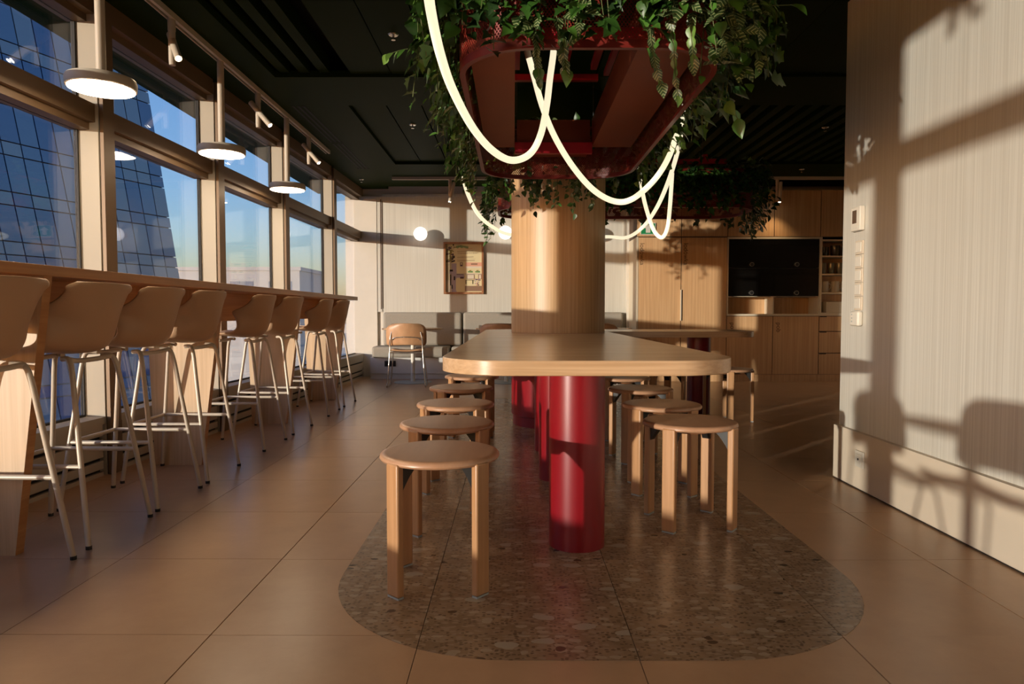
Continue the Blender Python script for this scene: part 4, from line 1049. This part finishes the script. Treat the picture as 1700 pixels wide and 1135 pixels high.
for i, y in enumerate((2.62, 2.95, 3.30, 3.70, 4.10, 4.50, 4.78)):            # kitchen side
    t = grow((0.78, y, 2.20), RT, AY, rg, 13, (0.10, 0.44), 0.025, 0.062, (('heart', 'ivy'), ('heart', 'ovate'), ('ivy', 'lance'))[i % 3], ((1, 2, 0), (0, 1, 3), (1, 0, 2))[i % 3], False, 26, 0.16, 0.12, (0.02, 0.13))
    lab(t, '%s leafy plant along the kitchen side of the table planter, counted from its front' % ORD[i], G1)
for i, x in enumerate((0.02, 0.22, 0.42, 0.64)):                              # column side
    t = grow((x, 4.80, 2.18), BK, AX, rg, 7, (0.34, (0.46, 0.56, 0.58, 0.45)[i]), 0.024, 0.046, ('ovate', 'heart'), (0, 3, 4), False, 16, 0.10, 0.06, (0.02, 0.09))
    lab(t, '%s trailing plant from the window side hanging in front of the column' % ORD[i], G1)
# two long stray shoots
def shoot(pts, size, kinds, mats, label, every=2):
    pts = catmull([Vector(p) for p in pts], 6); t = thing('plant_shoot', label, 'plant', pts[0]); MB().tube(pts, 0.002, 5).build('stem', 'stem_green', t)
    for i in range(2, len(pts), every):
        d = (pts[i] - pts[i - 1]).normalized(); s = 1 if (i // every) % 2 else -1
        M = leaf_matrix(pts[i], d * .6 + Vector((0, 0, -.5)) + d.cross(Vector((0, 0, 1))) * s * .6, Vector((rg.uniform(-.7, .7), -.6, rg.uniform(.2, 1))), size * rg.uniform(.8, 1.2))
        o = bpy.data.objects.new('leaf', LEAF[(rg.choice(kinds), rg.choice(mats))][0]); C.objects.link(o); o.parent = t; M.translation -= pts[0]; o.matrix_local = M
shoot([at(735, 90, 3.0), at(705, 80, 2.98), at(672, 82, 2.96), at(645, 90, 2.95)], 0.06, ('lance', 'ovate'), (1, 2), 'slim green shoot sticking out of the planter towards the windows')
shoot([at(1170, 10, 2.6), at(1215, 12, 2.55), at(1265, 10, 2.5), at(1318, 8, 2.48)], 0.085, ('lance', 'ovate'), (2, 1), 'bright green shoot reaching out of the planter high towards the partition wall', 3)
shoot([at(1150, 165, 2.9), at(1185, 162, 2.85), at(1210, 172, 2.82), at(1226, 200, 2.8)], 0.075, ('heart', 'ovate'), (2, 1), 'bright green shoot hanging off the planter towards the kitchen', 3)
for i, (pp, lbl) in enumerate((([(884, 30), (890, 70), (892, 105), (896, 132)], 'variegated vine strand dangling where the two light ropes cross'), ([(922, 20), (932, 60), (936, 90), (940, 118)], 'variegated vine strand dangling beside the light rope at the planter front'),
        ([(1078, 30), (1082, 75), (1088, 105), (1098, 140)], 'pale variegated vine strand dangling at the planter corner towards the kitchen, inner one'), ([(1112, 20), (1118, 70), (1120, 110), (1126, 160)], 'pale variegated vine strand dangling at the planter corner towards the kitchen, outer one'), ([(1150, 20), (1148, 60), (1152, 100)], 'short variegated vine strand at the rounded planter corner'))):
    shoot([at(p[0], p[1], 2.40) for p in pp], 0.046, ('ovate', 'heart'), (4, 4, 4, 1, 2), lbl, 2)
G2 = 'dark plants in the planter behind the column'
for i in range(8):
    x = -0.05 + i * 0.30
    t = grow((x, 6.15, 2.10), FR, AX, rg, 16, (0.06, 0.30), 0.024, 0.062, ('ovate', 'ivy', 'lance'), (0, 1, 1, 3, 2), True, 90, 0.20, 0.11, (0.02, 0.10))
    lab(t, '%s dark bushy plant along the table edge of the rear planter, counted from the windows' % ORD[i], G2)
for i in range(6):
    x = 0.1 + i * 0.40
    t = grow((x, 6.86, 2.10), BK, AX, rg, 10, (0.06, 0.30), 0.026, 0.06, ('ovate', 'ivy'), (3, 0, 3), True, 50, 0.22, 0.09, (0.02, 0.08))
    lab(t, '%s dark bushy plant on the wall edge of the rear planter, counted from the windows' % ORD[i], G2)
t = grow((2.16, 6.5, 2.10), RT, AY, rg, 22, (0.12, 0.48), 0.024, 0.062, ('ovate', 'lance'), (3, 0, 3), True, 90, 0.28, 0.09, (0.02, 0.14)); lab(t, 'dark green plant hanging off the kitchen end of the planter behind the column', G2)
t = grow((-0.12, 6.5, 2.10), LF, AY, rg, 22, (0.12, 0.50), 0.024, 0.060, ('ovate', 'lance'), (0, 3, 1), True, 90, 0.28, 0.09, (0.02, 0.14)); lab(t, 'green plant hanging off the window end of the planter behind the column', G2)

# ================================================================ LIGHT ROPES
def rope(label, pts, r=0.015, wire=True):
    P = catmull([at(*p) for p in pts], 8)
    t = thing('light_rope', label, 'light', P[0], 'glowing light ropes')
    MB().tube(P, r, 14).build('glow_tube', 'rope_glow', t, 70)
    for e, f in ((P[0], P[1]), (P[-1], P[-2])):
        if wire: MB().tube([e, Vector((e.x, e.y, CEIL + .03))], 0.002, 6).build('hanging_wire', 'black_plastic', t)
        d = (e - f).normalized(); MB().tube([e - d * .004, e + d * .03], r * 1.08, 14).build('end_cap', 'lamp_metal', t, 60)
rope('glowing cream light rope looping under the front of the red planter to its kitchen side', [(704, -75, 1.86), (709, -30, 1.90), (716, 22, 1.98), (731, 90, 2.15), (752, 150, 2.38), (785, 212, 2.65), (818, 250, 2.85), (850, 266, 2.98), (880, 255, 3.06), (898, 222, 3.12), (908, 172, 3.18), (913, 130, 3.22), (919, 85, 3.26), (920, 52, 3.3)])
rope('glowing cream light rope crossing the first one and swinging down in front of the column', [(878, 95, 3.36), (887, 128, 3.38), (900, 175, 3.42), (920, 225, 3.46), (950, 275, 3.5), (985, 315, 3.5), (1020, 334, 3.52), (1050, 330, 3.55), (1085, 300, 3.6), (1108, 265, 3.65), (1122, 228, 3.7), (1131, 200, 3.75), (1137, 170, 3.8)])
rope('glowing cream light rope hanging behind the column between both planters', [(752, 215, 4.7), (762, 255, 4.8), (768, 290, 4.95), (778, 325, 5.2), (795, 357, 5.5), (820, 378, 5.85), (850, 390, 6.25), (930, 400, 6.33), (1003, 393, 6.25), (1040, 394, 6.0), (1068, 376, 5.7), (1090, 345, 5.3), (1108, 305, 4.95), (1122, 262, 4.7), (1130, 225, 4.5), (1134, 195, 4.4)])
rope('short glowing cream light rope loop in front of the kitchen sign', [(1061, 272, 5.05), (1066, 315, 5.15), (1074, 350, 5.2), (1086, 383, 5.3), (1099, 394, 5.3), (1108, 378, 5.3), (1112, 345, 5.25), (1114, 318, 5.2), (1116, 285, 5.1)])
